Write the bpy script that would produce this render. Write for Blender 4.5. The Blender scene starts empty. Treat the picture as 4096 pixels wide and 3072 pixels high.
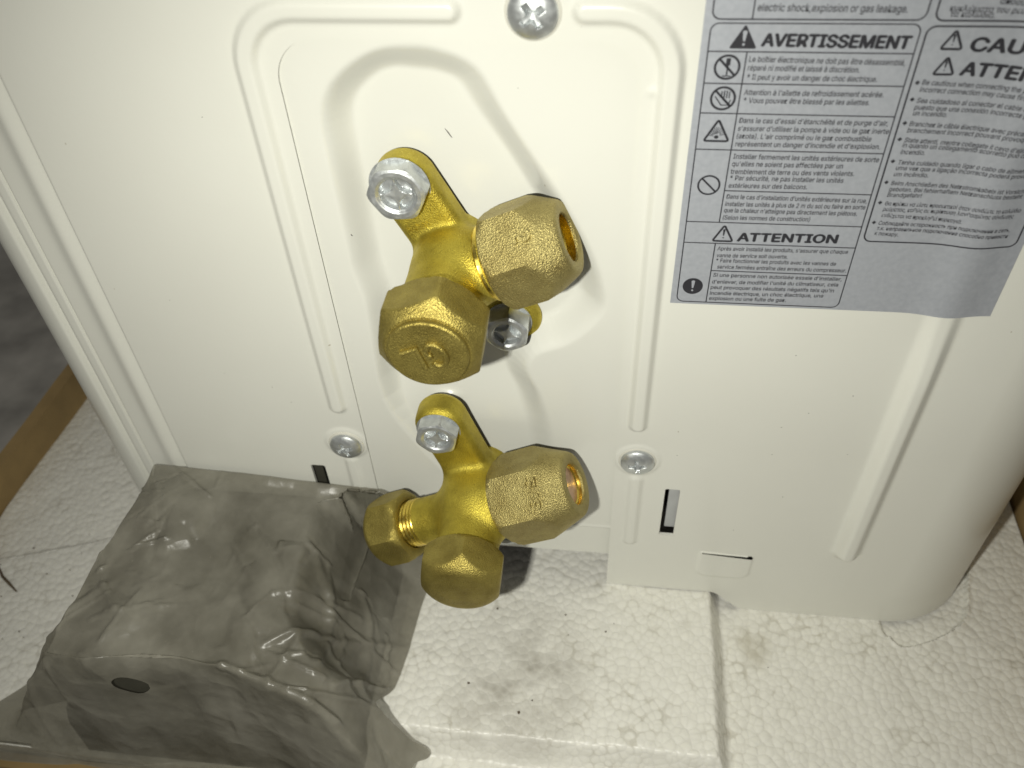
import bpy, math, os, random
import numpy as np
from mathutils import Matrix, Vector

# ------------------------------------------------------------------ camera, light, exposure
SC = bpy.context.scene
S = 0.001                                   # the script thinks in millimetres
rows = np.array(((0.992284, 0.117669, -0.03906), (0.054775, -0.698692, -0.713323), (-0.111228, 0.70568, -0.699746)))
FORWARD = rows[2] / np.linalg.norm(rows[2])
RIGHT = rows[0] / np.linalg.norm(rows[0])
DOWN = np.cross(FORWARD, RIGHT)
CAM = -205.0 * FORWARD
cam_data = bpy.data.cameras.new('camera')
cam = bpy.data.objects.new('camera', cam_data)
SC.collection.objects.link(cam)
mw = Matrix.Identity(4)
for i in range(3):
    mw[i][0] = RIGHT[i]; mw[i][1] = -DOWN[i]; mw[i][2] = -FORWARD[i]; mw[i][3] = CAM[i] * S
cam.matrix_world = mw
cam_data.sensor_width = 36.0
cam_data.lens = 36.0 * 3350.0 / 4096.0
cam_data.clip_start = 0.004
cam_data.clip_end = 20.0
cam_data.dof.use_dof = True
cam_data.dof.focus_distance = 0.192
cam_data.dof.aperture_fstop = 19.0
SC.camera = cam

world = bpy.data.worlds.new('World')
SC.world = world
world.use_nodes = True
bg = world.node_tree.nodes['Background']
bg.inputs[0].default_value = (1.0, 0.97, 0.9, 1)
bg.inputs[1].default_value = 0.14

def add_flash(offset, power):
    ld = bpy.data.lights.new('flash', 'SPOT')
    ld.energy = power
    ld.color = (1.0, 0.985, 0.89)
    ld.shadow_soft_size = 0.0016
    ld.spot_size = math.radians(116)
    ld.spot_blend = 1.0
    lo = bpy.data.objects.new('flash', ld)
    SC.collection.objects.link(lo)
    p = CAM + RIGHT * offset[0] + DOWN * offset[1]
    aim = np.array((8.0, 0.0, -30.0))
    d = Vector(aim - p)
    q = d.to_track_quat('-Z', 'Y')
    lo.matrix_world = Matrix.Translation(Vector(p) * S) @ q.to_matrix().to_4x4()
add_flash((-33.0, 16.0), 0.93)               # the two emitters of the phone's flash, left of the lens
add_flash((-29.5, 17.0), 0.93)

SC.view_settings.view_transform = 'Standard'
SC.view_settings.look = 'None'
SC.view_settings.exposure = 0.0
SC.view_settings.gamma = 1.0
SC.view_settings.use_curve_mapping = False
SC.render.engine = 'CYCLES'
SC.cycles.max_bounces = 10
SC.cycles.transparent_max_bounces = 24
SC.cycles.caustics_reflective = False
SC.cycles.caustics_refractive = False

rng = random.Random(7)
nrng = np.random.default_rng(11)

# ------------------------------------------------------------------ object helpers
def tag(o, label=None, cat=None, kind=None, group=None):
    if label: o['label'] = label
    if cat: o['category'] = cat
    if kind: o['kind'] = kind
    if group: o['group'] = group
    return o

def empty(name, loc):
    o = bpy.data.objects.new(name, None)
    o.empty_display_size = 0.01
    SC.collection.objects.link(o)
    o.location = Vector(loc) * S
    return o

def origin_of(o):
    p = np.zeros(3)
    while o is not None:
        p += np.array(o.location); o = o.parent
    return p

def mesh_obj(name, verts, faces, mat, parent=None, smooth=True, angle=None, mats=None, face_mat=None, loc=None):
    """verts in mm in world axes; the object's origin is loc (mm) or its parent's origin"""
    v = np.asarray(verts, float) * S
    base = np.zeros(3)
    po = origin_of(parent) if parent is not None else np.zeros(3)
    if loc is not None: base = np.asarray(loc, float) * S
    elif parent is not None: base = po
    me = bpy.data.meshes.new(name)
    me.from_pydata((v - base).tolist(), [], [list(map(int, f)) for f in faces])
    for m in (mats or [mat]): me.materials.append(m)
    if face_mat is not None:
        me.polygons.foreach_set('material_index', np.asarray(face_mat, np.int32))
    if smooth:
        me.polygons.foreach_set('use_smooth', np.ones(len(me.polygons), bool))
        if angle: me.set_sharp_from_angle(angle=math.radians(angle))
    me.update()
    o = bpy.data.objects.new(name, me)
    SC.collection.objects.link(o)
    if parent is not None: o.parent = parent
    o.location = base - po
    return o

class MB:
    """collects pieces that make up ONE mesh"""
    def __init__(s): s.v = []; s.f = []; s.m = []
    def add(s, v, f, mi=0):
        n = len(s.v); s.v.extend([tuple(p) for p in v])
        s.f.extend([tuple(int(i) + n for i in q) for q in f]); s.m.extend([mi] * len(f))
    def build(s, name, mats, parent=None, smooth=True, angle=None, loc=None):
        return mesh_obj(name, s.v, s.f, None, parent, smooth, angle, mats if isinstance(mats, list) else [mats], s.m, loc)

def box_vf(x0, x1, y0, y1, z0, z1):
    v = [(x, y, z) for x in (x0, x1) for y in (y0, y1) for z in (z0, z1)]
    return v, [(0, 1, 3, 2), (4, 6, 7, 5), (0, 4, 5, 1), (2, 3, 7, 6), (0, 2, 6, 4), (1, 5, 7, 3)]

def tube_vf(pts, r, n=8):
    pts = [np.array(p, float) for p in pts]; v = []; f = []
    up = np.array((0, 1.0, 0.03))
    for i, p in enumerate(pts):
        d = pts[min(i + 1, len(pts) - 1)] - pts[max(i - 1, 0)]; d /= np.linalg.norm(d)
        a = np.cross(d, up); a /= np.linalg.norm(a); b = np.cross(d, a)
        rr = r[i] if hasattr(r, '__len__') else r
        for k in range(n):
            t = 2 * math.pi * k / n; v.append(p + rr * (a * math.cos(t) + b * math.sin(t)))
    for i in range(len(pts) - 1):
        for k in range(n):
            k2 = (k + 1) % n; f.append((i * n + k, i * n + k2, (i + 1) * n + k2, (i + 1) * n + k))
    f.append(tuple(range(n))[::-1]); f.append(tuple((len(pts) - 1) * n + k for k in range(n)))
    return v, f

def frame(axis, ref):
    """u, v perpendicular to axis, v close to ref"""
    w = np.array(axis, float); w /= np.linalg.norm(w)
    v = np.array(ref, float); v -= w * v.dot(w); v /= np.linalg.norm(v)
    return np.cross(v, w), v, w

def revolve(o, axis, ref, prof, seg=96, hexa=None, cap0=True, cap1=True, soft=0.25, twist=0.0):
    """prof = [(t, r)] along axis; hexa = apothem of a hexagon (corner at ref + twist) that trims r"""
    u, v, w = frame(axis, ref); o = np.array(o, float)
    V = []; Fc = []
    th = np.arange(seg) / seg * 2 * math.pi
    if hexa:
        ph = np.mod(th - twist + math.pi / 6, math.pi / 3) - math.pi / 6      # 0 at a corner
        hr = hexa / np.cos(math.pi / 6 - np.abs(ph))
    for t, r in prof:
        rr = np.full(seg, float(r))
        if hexa:
            h = np.clip(0.5 + 0.5 * (hr - rr) / soft, 0, 1)
            rr = hr * (1 - h) + rr * h - soft * h * (1 - h)
        for k in range(seg):
            V.append(o + w * t + rr[k] * (v * math.cos(th[k]) + u * math.sin(th[k])))
    for i in range(len(prof) - 1):
        for k in range(seg):
            k2 = (k + 1) % seg
            Fc.append((i * seg + k, (i + 1) * seg + k, (i + 1) * seg + k2, i * seg + k2))
    if cap0: Fc.append(tuple(range(seg)))
    if cap1: Fc.append(tuple((len(prof) - 1) * seg + k for k in range(seg))[::-1])
    return V, Fc

# ------------------------------------------------------------------ signed distance helpers (numpy)
def sstep(x): x = np.clip(x, 0, 1); return x * x * (3 - 2 * x)

def sd_poly(px, py, poly):
    """signed distance to a closed polygon, negative inside"""
    poly = np.asarray(poly, float); n = len(poly)
    d = np.full(px.shape, 1e18); s = np.ones(px.shape)
    for i in range(n):
        a = poly[i]; b = poly[i - 1]
        ex, ey = b[0] - a[0], b[1] - a[1]
        wx, wy = px - a[0], py - a[1]
        t = np.clip((wx * ex + wy * ey) / (ex * ex + ey * ey + 1e-12), 0, 1)
        bx, by = wx - ex * t, wy - ey * t
        d = np.minimum(d, bx * bx + by * by)
        c1 = py >= a[1]; c2 = py < b[1]; c3 = ex * wy > ey * wx
        flip = (c1 & c2 & c3) | (~c1 & ~c2 & ~c3)
        s = np.where(flip, -s, s)
    return s * np.sqrt(d)

def sd_line(px, py, pts):
    d = np.full(px.shape, 1e18)
    for (ax, ay), (bx, by) in zip(pts[:-1], pts[1:]):
        ex, ey = bx - ax, by - ay
        t = np.clip(((px - ax) * ex + (py - ay) * ey) / (ex * ex + ey * ey + 1e-12), 0, 1)
        d = np.minimum(d, (px - ax - ex * t) ** 2 + (py - ay - ey * t) ** 2)
    return np.sqrt(d)

def sd_rrect(px, py, cx, cy, hx, hy, r):
    qx = np.abs(px - cx) - hx + r; qy = np.abs(py - cy) - hy + r
    return np.minimum(np.maximum(qx, qy), 0) + np.hypot(np.maximum(qx, 0), np.maximum(qy, 0)) - r

def catmull(poly, n=6, closed=True):
    P = [np.array(p, float) for p in poly]; out = []; m = len(P)
    for i in range(m if closed else m - 1):
        p0, p1, p2, p3 = (P[(i - 1) % m], P[i], P[(i + 1) % m], P[(i + 2) % m]) if closed else (P[max(i - 1, 0)], P[i], P[i + 1], P[min(i + 2, m - 1)])
        for k in range(n):
            t = k / n
            out.append(tuple(0.5 * (2 * p1 + (p2 - p0) * t + (2 * p0 - 5 * p1 + 4 * p2 - p3) * t * t + (3 * p1 - p0 - 3 * p2 + p3) * t ** 3)))
    if not closed: out.append(tuple(P[-1]))
    return out

def arc(cx, cy, r, a0, a1, n=10):
    return [(cx + r * math.cos(math.radians(a0 + (a1 - a0) * i / n)), cy + r * math.sin(math.radians(a0 + (a1 - a0) * i / n))) for i in range(n + 1)]

def clipped_grid(us, vs, keep):
    """grid on (us, vs) cut along keep(u, v) = 0 (kept where positive): returns points and faces"""
    U, Vv = np.meshgrid(us, vs, indexing='ij')
    K = keep(U, Vv)
    nu, nv = U.shape
    pts = list(zip(U.ravel().tolist(), Vv.ravel().tolist()))
    pos = K > 0
    cnt = pos[:-1, :-1].astype(int) + pos[1:, :-1] + pos[:-1, 1:] + pos[1:, 1:]
    idx = np.arange(nu * nv).reshape(nu, nv)
    full = np.argwhere(cnt == 4)
    faces = np.stack([idx[full[:, 0], full[:, 1]], idx[full[:, 0] + 1, full[:, 1]], idx[full[:, 0] + 1, full[:, 1] + 1], idx[full[:, 0], full[:, 1] + 1]], 1).tolist()
    cache = {}
    Kf = K.ravel()
    def cut(a, b):
        k = (min(a, b), max(a, b))
        if k not in cache:
            t = Kf[a] / (Kf[a] - Kf[b])
            pa, pb = pts[a], pts[b]
            cache[k] = len(pts); pts.append((pa[0] + (pb[0] - pa[0]) * t, pa[1] + (pb[1] - pa[1]) * t))
        return cache[k]
    for i, j in np.argwhere((cnt > 0) & (cnt < 4)):
        ring = [idx[i, j], idx[i + 1, j], idx[i + 1, j + 1], idx[i, j + 1]]
        out = []
        for q in range(4):
            a, b = int(ring[q]), int(ring[(q + 1) % 4])
            if Kf[a] > 0: out.append(a)
            if (Kf[a] > 0) != (Kf[b] > 0): out.append(cut(a, b))
        if len(out) >= 3: faces.append(out)
    used = np.unique(np.concatenate([np.asarray(f) for f in faces])) if faces else np.array([], int)
    remap = -np.ones(len(pts), int); remap[used] = np.arange(len(used))
    pts = np.array(pts)[used]
    faces = [[int(remap[i]) for i in f] for f in faces]
    return pts, faces

def surface_nets(fn, lo, hi, cell):
    """closed surface fn = 0 (negative inside)"""
    ax = [np.arange(lo[i], hi[i] + cell, cell) for i in range(3)]
    X, Y, Z = np.meshgrid(*ax, indexing='ij')
    D = fn(X, Y, Z)
    nx, ny, nz = D.shape
    c = [(i, j, k) for i in (0, 1) for j in (0, 1) for k in (0, 1)]
    sl = lambda o: D[o[0]:nx - 1 + o[0], o[1]:ny - 1 + o[1], o[2]:nz - 1 + o[2]]
    neg = sum((sl(o) < 0).astype(int) for o in c)
    act = (neg > 0) & (neg < 8)
    ids = -np.ones(act.shape, int); A = np.argwhere(act); ids[act] = np.arange(len(A))
    acc = np.zeros((len(A), 3)); num = np.zeros(len(A))
    for a in c:
        for d in range(3):
            if a[d]: continue
            b = list(a); b[d] = 1
            da = D[A[:, 0] + a[0], A[:, 1] + a[1], A[:, 2] + a[2]]; db = D[A[:, 0] + b[0], A[:, 1] + b[1], A[:, 2] + b[2]]
            cr = (da < 0) != (db < 0)
            t = np.where(cr, da / np.where(cr, da - db, 1), 0)
            p = A + np.array(a, float); p[:, d] += t
            acc[cr] += p[cr]; num[cr] += 1
    V = acc / num[:, None] * cell + np.array(lo)
    F = []
    for d in range(3):
        e, g = [k for k in range(3) if k != d]
        s0 = [slice(None)] * 3; s1 = [slice(None)] * 3
        s0[d] = slice(0, D.shape[d] - 1); s1[d] = slice(1, D.shape[d])
        a = D[tuple(s0)] < 0; b = D[tuple(s1)] < 0
        Q = np.argwhere(a != b)
        ok = (Q[:, e] > 0) & (Q[:, g] > 0) & (Q[:, e] < D.shape[e] - 1) & (Q[:, g] < D.shape[g] - 1)
        Q = Q[ok]
        inside = a[Q[:, 0], Q[:, 1], Q[:, 2]]
        def gid(de, dg):
            q = Q.copy(); q[:, e] -= de; q[:, g] -= dg
            return ids[q[:, 0], q[:, 1], q[:, 2]]
        quad = np.stack([gid(1, 1), gid(0, 1), gid(0, 0), gid(1, 0)], 1)
        rev = inside if d != 1 else ~inside
        quad[~rev] = quad[~rev][:, ::-1]
        F.append(quad)
    return V, np.concatenate(F).tolist()

def smin(a, b, k):
    h = np.clip(0.5 + 0.5 * (b - a) / k, 0, 1)
    return b * (1 - h) + a * h - k * h * (1 - h)

def smooth_noise(shape_u, shape_v, us, vs, seed, scale):
    """value noise sampled on the grid us x vs with feature size scale (mm)"""
    r = np.random.default_rng(seed)
    U = (us - us.min()) / scale; V = (vs - vs.min()) / scale
    g = r.normal(size=(int(U.max()) + 3, int(V.max()) + 3))
    iu = U.astype(int); iv = V.astype(int)
    fu = sstep(U - iu); fv = sstep(V - iv)
    a = g[np.ix_(iu, iv)]; b = g[np.ix_(iu + 1, iv)]; c = g[np.ix_(iu, iv + 1)]; d = g[np.ix_(iu + 1, iv + 1)]
    return (a * (1 - fu)[:, None] + b * fu[:, None]) * (1 - fv)[None, :] + (c * (1 - fu)[:, None] + d * fu[:, None]) * fv[None, :]

# ------------------------------------------------------------------ materials
def new_mat(name):
    m = bpy.data.materials.new(name); m.use_nodes = True
    nt = m.node_tree; b = nt.nodes['Principled BSDF']
    return m, nt, b
def N(nt, t, **k):
    n = nt.nodes.new(t)
    for a, v in k.items(): setattr(n, a, v)
    return n
def coords(nt):
    return N(nt, 'ShaderNodeTexCoord').outputs['Object']
def noise(nt, scale, detail=3.0, rough=0.5, vec=None):
    n = N(nt, 'ShaderNodeTexNoise'); n.inputs['Scale'].default_value = scale
    n.inputs['Detail'].default_value = detail; n.inputs['Roughness'].default_value = rough
    nt.links.new(vec if vec is not None else coords(nt), n.inputs['Vector'])
    return n.outputs['Fac']
def ramp(nt, fac, stops):
    r = N(nt, 'ShaderNodeValToRGB'); e = r.color_ramp.elements
    while len(e) > 1: e.remove(e[-1])
    e[0].position = stops[0][0]; e[0].color = (*stops[0][1], 1) if hasattr(stops[0][1], '__len__') else (stops[0][1],) * 3 + (1,)
    for p, c in stops[1:]:
        q = e.new(p); q.color = (*c, 1) if hasattr(c, '__len__') else (c, c, c, 1)
    nt.links.new(fac, r.inputs['Fac'])
    return r.outputs['Color']
def bump(nt, b, h, strength, dist, prev=None):
    n = N(nt, 'ShaderNodeBump'); n.inputs['Strength'].default_value = strength; n.inputs['Distance'].default_value = dist
    nt.links.new(h, n.inputs['Height'])
    if prev is not None: nt.links.new(prev, n.inputs['Normal'])
    if b is not None: nt.links.new(n.outputs['Normal'], b.inputs['Normal'])
    return n.outputs['Normal']
def mixc(nt, fac, a, b, mode='MIX'):
    n = N(nt, 'ShaderNodeMix', data_type='RGBA', blend_type=mode)
    for s, v in ((6, a), (7, b)):
        if hasattr(v, '__len__'): n.inputs[s].default_value = (*v, 1)
        else: nt.links.new(v, n.inputs[s])
    if hasattr(fac, 'links') or hasattr(fac, 'node'): nt.links.new(fac, n.inputs[0])
    else: n.inputs[0].default_value = fac
    return n.outputs[2]
def math_n(nt, op, a, b=None):
    n = N(nt, 'ShaderNodeMath', operation=op)
    for i, v in enumerate((a, b)):
        if v is None: continue
        if hasattr(v, 'node'): nt.links.new(v, n.inputs[i])
        else: n.inputs[i].default_value = v
    return n.outputs[0]

def mat_paint():
    m, nt, b = new_mat('cream_enamel')
    c = ramp(nt, noise(nt, 18, 4), [(0.3, (0.69, 0.69, 0.628)), (0.7, (0.722, 0.724, 0.662))])
    specks = ramp(nt, noise(nt, 420, 2, 0.6), [(0.785, 0.0), (0.82, 1.0)])
    c = mixc(nt, specks, c, (0.42, 0.39, 0.31))
    nt.links.new(c, b.inputs['Base Color'])
    b.inputs['Roughness'].default_value = 0.30
    b.inputs['Specular IOR Level'].default_value = 0.5
    b.inputs['Coat Weight'].default_value = 0.25; b.inputs['Coat Roughness'].default_value = 0.09
    bump(nt, b, noise(nt, 700, 2), 0.06, 0.0003)
    return m

def mat_brass(name, col, dark, rough, grain, gscale, gdist, metallic=1.0):
    m, nt, b = new_mat(name)
    big = noise(nt, 160, 4, 0.6)
    c = ramp(nt, big, [(0.32, dark), (0.62, col)])
    g = noise(nt, gscale, 2.5, 0.65)
    c = mixc(nt, ramp(nt, noise(nt, gscale * 0.6, 2), [(0.60, 0.0), (0.74, 0.55)]), c, tuple(x * 0.55 for x in dark))
    nt.links.new(c, b.inputs['Base Color'])
    b.inputs['Metallic'].default_value = metallic
    r = ramp(nt, g, [(0.35, rough - 0.07), (0.65, rough + 0.10)])
    nt.links.new(r, b.inputs['Roughness'])
    vg = N(nt, 'ShaderNodeTexVoronoi'); vg.inputs['Scale'].default_value = gscale * 0.9
    nt.links.new(coords(nt), vg.inputs['Vector'])
    n0 = bump(nt, None, vg.outputs['Distance'], grain, gdist * 1.3)
    n1 = bump(nt, None, g, grain * 0.6, gdist, n0)
    bump(nt, b, big, 0.15, 0.0006, n1)
    return m

def mat_metal(name, col, rough, gscale=900, strength=0.12):
    m, nt, b = new_mat(name)
    c = ramp(nt, noise(nt, 300, 4, 0.6), [(0.35, tuple(x * 0.72 for x in col)), (0.65, col)])
    nt.links.new(c, b.inputs['Base Color'])
    b.inputs['Metallic'].default_value = 1.0
    nt.links.new(ramp(nt, noise(nt, gscale, 3), [(0.3, rough - 0.06), (0.7, rough + 0.12)]), b.inputs['Roughness'])
    bump(nt, b, noise(nt, gscale, 3, 0.6), strength, 0.0003)
    return m

def mat_flat(name, col, rough=0.6, vary=0.15, scale=200, bstr=0.0):
    m, nt, b = new_mat(name)
    c = ramp(nt, noise(nt, scale, 4), [(0.3, tuple(x * (1 - vary) for x in col)), (0.7, tuple(min(1, x * (1 + vary)) for x in col))])
    nt.links.new(c, b.inputs['Base Color'])
    b.inputs['Roughness'].default_value = rough
    if bstr: bump(nt, b, noise(nt, scale * 2, 4), bstr, 0.0006)
    return m

def mat_label():
    m, nt, b = new_mat('silver_film')
    c = ramp(nt, noise(nt, 900, 3), [(0.3, (0.375, 0.395, 0.435)), (0.7, (0.425, 0.445, 0.485))])
    nt.links.new(c, b.inputs['Base Color'])
    b.inputs['Metallic'].default_value = 0.3
    b.inputs['Roughness'].default_value = 0.58
    return m

def mat_foam():
    m, nt, b = new_mat('expanded_polystyrene')
    co = coords(nt)
    # wobble the coordinates so that beads are unequal
    wob = N(nt, 'ShaderNodeTexNoise'); wob.inputs['Scale'].default_value = 160; nt.links.new(co, wob.inputs['Vector'])
    mx = N(nt, 'ShaderNodeVectorMath', operation='MULTIPLY_ADD')
    nt.links.new(wob.outputs['Color'], mx.inputs[0]); mx.inputs[1].default_value = (0.0014,) * 3; nt.links.new(co, mx.inputs[2])
    vo = N(nt, 'ShaderNodeTexVoronoi', feature='SMOOTH_F1'); vo.inputs['Scale'].default_value = 450
    vo.inputs['Smoothness'].default_value = 0.18
    nt.links.new(mx.outputs[0], vo.inputs['Vector'])
    ed = N(nt, 'ShaderNodeTexVoronoi', feature='DISTANCE_TO_EDGE'); ed.inputs['Scale'].default_value = 450
    nt.links.new(mx.outputs[0], ed.inputs['Vector'])
    inv = math_n(nt, 'SUBTRACT', 1.0, math_n(nt, 'MULTIPLY', vo.outputs['Distance'], vo.outputs['Distance']))
    edge = ramp(nt, ed.outputs['Distance'], [(0.0, 0.0), (0.22, 1.0)])
    base = mixc(nt, edge, (0.775, 0.765, 0.705), (0.835, 0.825, 0.76))
    tone = N(nt, 'ShaderNodeTexVoronoi'); tone.inputs['Scale'].default_value = 450
    nt.links.new(mx.outputs[0], tone.inputs['Vector'])
    bw = N(nt, 'ShaderNodeSeparateColor'); nt.links.new(tone.outputs['Color'], bw.inputs[0])
    base = mixc(nt, math_n(nt, 'MULTIPLY', bw.outputs[0], 0.22), base, (0.70, 0.69, 0.63))
    pit = ramp(nt, vo.outputs['Distance'], [(0.55, 0.0), (0.72, 0.5)])
    pit = math_n(nt, 'MULTIPLY', pit, ramp(nt, noise(nt, 90, 4, 0.6), [(0.48, 0.0), (0.72, 1.0)]))
    base = mixc(nt, pit, base, (0.40, 0.37, 0.28))
    # scuffed dirt: broad soft patches, darkest inside the beads of the scuffed area
    sep = N(nt, 'ShaderNodeSeparateXYZ'); nt.links.new(co, sep.inputs[0])
    def patch(cx, cy, rx, ry):
        dx = math_n(nt, 'MULTIPLY', math_n(nt, 'SUBTRACT', sep.outputs['X'], cx * S), 1 / (rx * S))
        dy = math_n(nt, 'MULTIPLY', math_n(nt, 'SUBTRACT', sep.outputs['Y'], cy * S), 1 / (ry * S))
        d = math_n(nt, 'ADD', math_n(nt, 'MULTIPLY', dx, dx), math_n(nt, 'MULTIPLY', dy, dy))
        return ramp(nt, d, [(0.0, 1.0), (1.0, 0.0)])
    blot = noise(nt, 75, 5, 0.62)
    p = math_n(nt, 'MAXIMUM', patch(4, -33, 22, 27), math_n(nt, 'MULTIPLY', patch(-4, -44, 17, 13), 0.8))
    p = math_n(nt, 'MULTIPLY', p, ramp(nt, blot, [(0.30, 0.0), (0.60, 1.0)]))
    p = math_n(nt, 'MULTIPLY', p, ramp(nt, tone.outputs['Distance'], [(0.15, 1.0), (0.75, 0.55)]))
    p2 = math_n(nt, 'MULTIPLY', patch(72, -12, 6, 9), ramp(nt, noise(nt, 120, 4), [(0.35, 0.0), (0.7, 0.8)]))
    p3 = math_n(nt, 'MULTIPLY', ramp(nt, noise(nt, 210, 4, 0.7), [(0.68, 0.0), (0.80, 0.55)]), ramp(nt, noise(nt, 28, 2), [(0.42, 0.0), (0.62, 1.0)]))
    c = mixc(nt, math_n(nt, 'MULTIPLY', p, 0.64), base, (0.20, 0.175, 0.13))
    c = mixc(nt, p2, c, (0.34, 0.30, 0.19))
    c = mixc(nt, p3, c, (0.26, 0.22, 0.14))
    nt.links.new(c, b.inputs['Base Color'])
    b.inputs['Roughness'].default_value = 0.38
    b.inputs['Specular IOR Level'].default_value = 0.45
    b.inputs['Subsurface Weight'].default_value = 0.25
    b.inputs['Subsurface Radius'].default_value = (1, 1, 0.9)
    b.inputs['Subsurface Scale'].default_value = 0.0012
    n1 = bump(nt, None, inv, 0.38, 0.0011)
    bump(nt, b, noise(nt, 2600, 2), 0.12, 0.0002, n1)
    return m

def mat_film():
    m = bpy.data.materials.new('plastic_film'); m.use_nodes = True
    nt = m.node_tree; b = nt.nodes['Principled BSDF']; out = nt.nodes['Material Output']
    haze = noise(nt, 45, 4, 0.6)
    nt.links.new(ramp(nt, haze, [(0.3, (0.205, 0.193, 0.152)), (0.7, (0.345, 0.33, 0.275))]), b.inputs['Base Color'])
    b.inputs['Roughness'].default_value = 0.34
    b.inputs['Specular IOR Level'].default_value = 0.75
    dust = ramp(nt, noise(nt, 1500, 2, 0.7), [(0.70, 0.0), (0.76, 1.0)])
    wn = N(nt, 'ShaderNodeTexNoise'); wn.inputs['Scale'].default_value = 70; nt.links.new(coords(nt), wn.inputs['Vector'])
    wv = N(nt, 'ShaderNodeVectorMath', operation='MULTIPLY_ADD')
    nt.links.new(wn.outputs['Color'], wv.inputs[0]); wv.inputs[1].default_value = (0.012,) * 3; nt.links.new(coords(nt), wv.inputs[2])
    fold = N(nt, 'ShaderNodeTexVoronoi'); fold.inputs['Scale'].default_value = 75; nt.links.new(wv.outputs[0], fold.inputs['Vector'])
    fold2 = N(nt, 'ShaderNodeTexVoronoi'); fold2.inputs['Scale'].default_value = 190; nt.links.new(wv.outputs[0], fold2.inputs['Vector'])
    n1 = bump(nt, None, noise(nt, 90, 5, 0.6), 0.2, 0.0012)
    n1 = bump(nt, None, fold.outputs['Distance'], 0.30, 0.004, n1)
    n1 = bump(nt, None, fold2.outputs['Distance'], 0.22, 0.0015, n1)
    bump(nt, b, noise(nt, 900, 2), 0.08, 0.0002, n1)
    tr = N(nt, 'ShaderNodeBsdfTransparent'); tr.inputs[0].default_value = (0.88, 0.865, 0.82, 1)
    tl = N(nt, 'ShaderNodeBsdfTranslucent'); tl.inputs[0].default_value = (0.5, 0.49, 0.43, 1)
    a1 = N(nt, 'ShaderNodeMixShader'); a1.inputs[0].default_value = 0.25
    nt.links.new(b.outputs[0], a1.inputs[1]); nt.links.new(tl.outputs[0], a1.inputs[2])
    a2 = N(nt, 'ShaderNodeMixShader')
    f = math_n(nt, 'MAXIMUM', ramp(nt, haze, [(0.3, 0.55), (0.7, 0.82)]), dust)
    nt.links.new(f, a2.inputs[0])
    nt.links.new(tr.outputs[0], a2.inputs[1]); nt.links.new(a1.outputs[0], a2.inputs[2])
    nt.links.new(a2.outputs[0], out.inputs['Surface'])
    return m

M_PAINT = mat_paint()
M_BODY = mat_brass('bright_brass', (0.585, 0.485, 0.075), (0.41, 0.325, 0.045), 0.52, 0.36, 3800, 0.00022, 0.9)
M_NUT = mat_brass('dull_cast_brass', (0.46, 0.39, 0.155), (0.34, 0.275, 0.10), 0.49, 0.52, 4000, 0.00026, 0.88)
M_CAPB = mat_brass('brown_cast_brass', (0.405, 0.33, 0.088), (0.285, 0.225, 0.055), 0.47, 0.36, 4000, 0.00026, 0.88)
M_THREAD = mat_metal('turned_brass', (0.92, 0.70, 0.14), 0.22, 1200, 0.05)
M_COPPER = mat_metal('copper', (0.88, 0.64, 0.50), 0.5)
M_ZINC = mat_metal('zinc_plate', (0.72, 0.75, 0.755), 0.38, 800, 0.25)
M_ZINC.node_tree.nodes['Principled BSDF'].inputs['Metallic'].default_value = 0.8
M_CLEAR = mat_flat('clear_washer', (0.62, 0.61, 0.54), 0.15, 0.03)
M_LABEL = mat_label()
M_INK = mat_flat('printing_ink', (0.028, 0.028, 0.034), 0.45, 0.1)
M_DARK = mat_flat('painted_interior_shade', (0.012, 0.012, 0.012), 0.9, 0.2)
M_STEEL = mat_flat('galvanised_sheet', (0.45, 0.46, 0.46), 0.45, 0.08)
M_FOAM = mat_foam()
M_FILM = mat_film()
M_CARD = mat_flat('corrugated_cardboard', (0.30, 0.205, 0.085), 0.8, 0.18, 60, 0.15)
M_FLOOR = mat_flat('grey_concrete', (0.36, 0.345, 0.32), 0.9, 0.3, 45, 0.5)
M_RUBBER = mat_flat('dark_rubber', (0.042, 0.040, 0.029), 0.7, 0.2, 120, 0.2)
M_DIRT = mat_flat('dirt', (0.10, 0.075, 0.045), 0.9, 0.3)
M_SCUFF = mat_flat('scuff_mark', (0.06, 0.055, 0.05), 0.8, 0.2)

# ------------------------------------------------------------------ the surroundings
floor = mesh_obj('floor', [(-700, -500, -118), (700, -500, -118), (700, 900, -118), (-700, 900, -118)], [(0, 1, 2, 3)], M_FLOOR, smooth=False)
tag(floor, kind='structure')

# cardboard box that the tray sits in
box = empty('cardboard_box', (-14, 30, -117.9))
tag(box, 'low brown cardboard box whose walls stand around the white foam tray', 'box')
def board(name, quad, z0, z1, mat=M_CARD):
    """upright board over a plan quadrilateral, subdivided and slightly wavy"""
    q = [np.array(p, float) for p in quad]; V = []; Fc = []; n = 40
    for i in range(n + 1):
        t = i / n
        for a, b in ((q[0], q[1]), (q[3], q[2])):
            p = a + (b - a) * t
            w = 0.9 * math.sin(t * 9.0 + a[0]) + 0.5 * math.sin(t * 23.0)
            for z in (z0, z1 + w * 0.6): V.append((p[0], p[1], z))
    for i in range(n):
        o = i * 4; p = o + 4
        Fc += [(o, o + 1, p + 1, p), (o + 2, p + 2, p + 3, o + 3), (o + 1, o + 3, p + 3, p + 1), (o, p, p + 2, o + 2)]
    Fc += [(0, 2, 3, 1), (4 * n, 4 * n + 1, 4 * n + 3, 4 * n + 2)]
    return mesh_obj(name, V, Fc, mat, box, angle=40)
board('side_wall', [(-194.5, -70), (-183, 170), (-187, 170), (-198.5, -70)], -117.9, -79.5)
board('side_wall', [(163.3, -90), (164.5, 170), (168.5, 170), (167.3, -90)], -117.9, -40)
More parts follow.
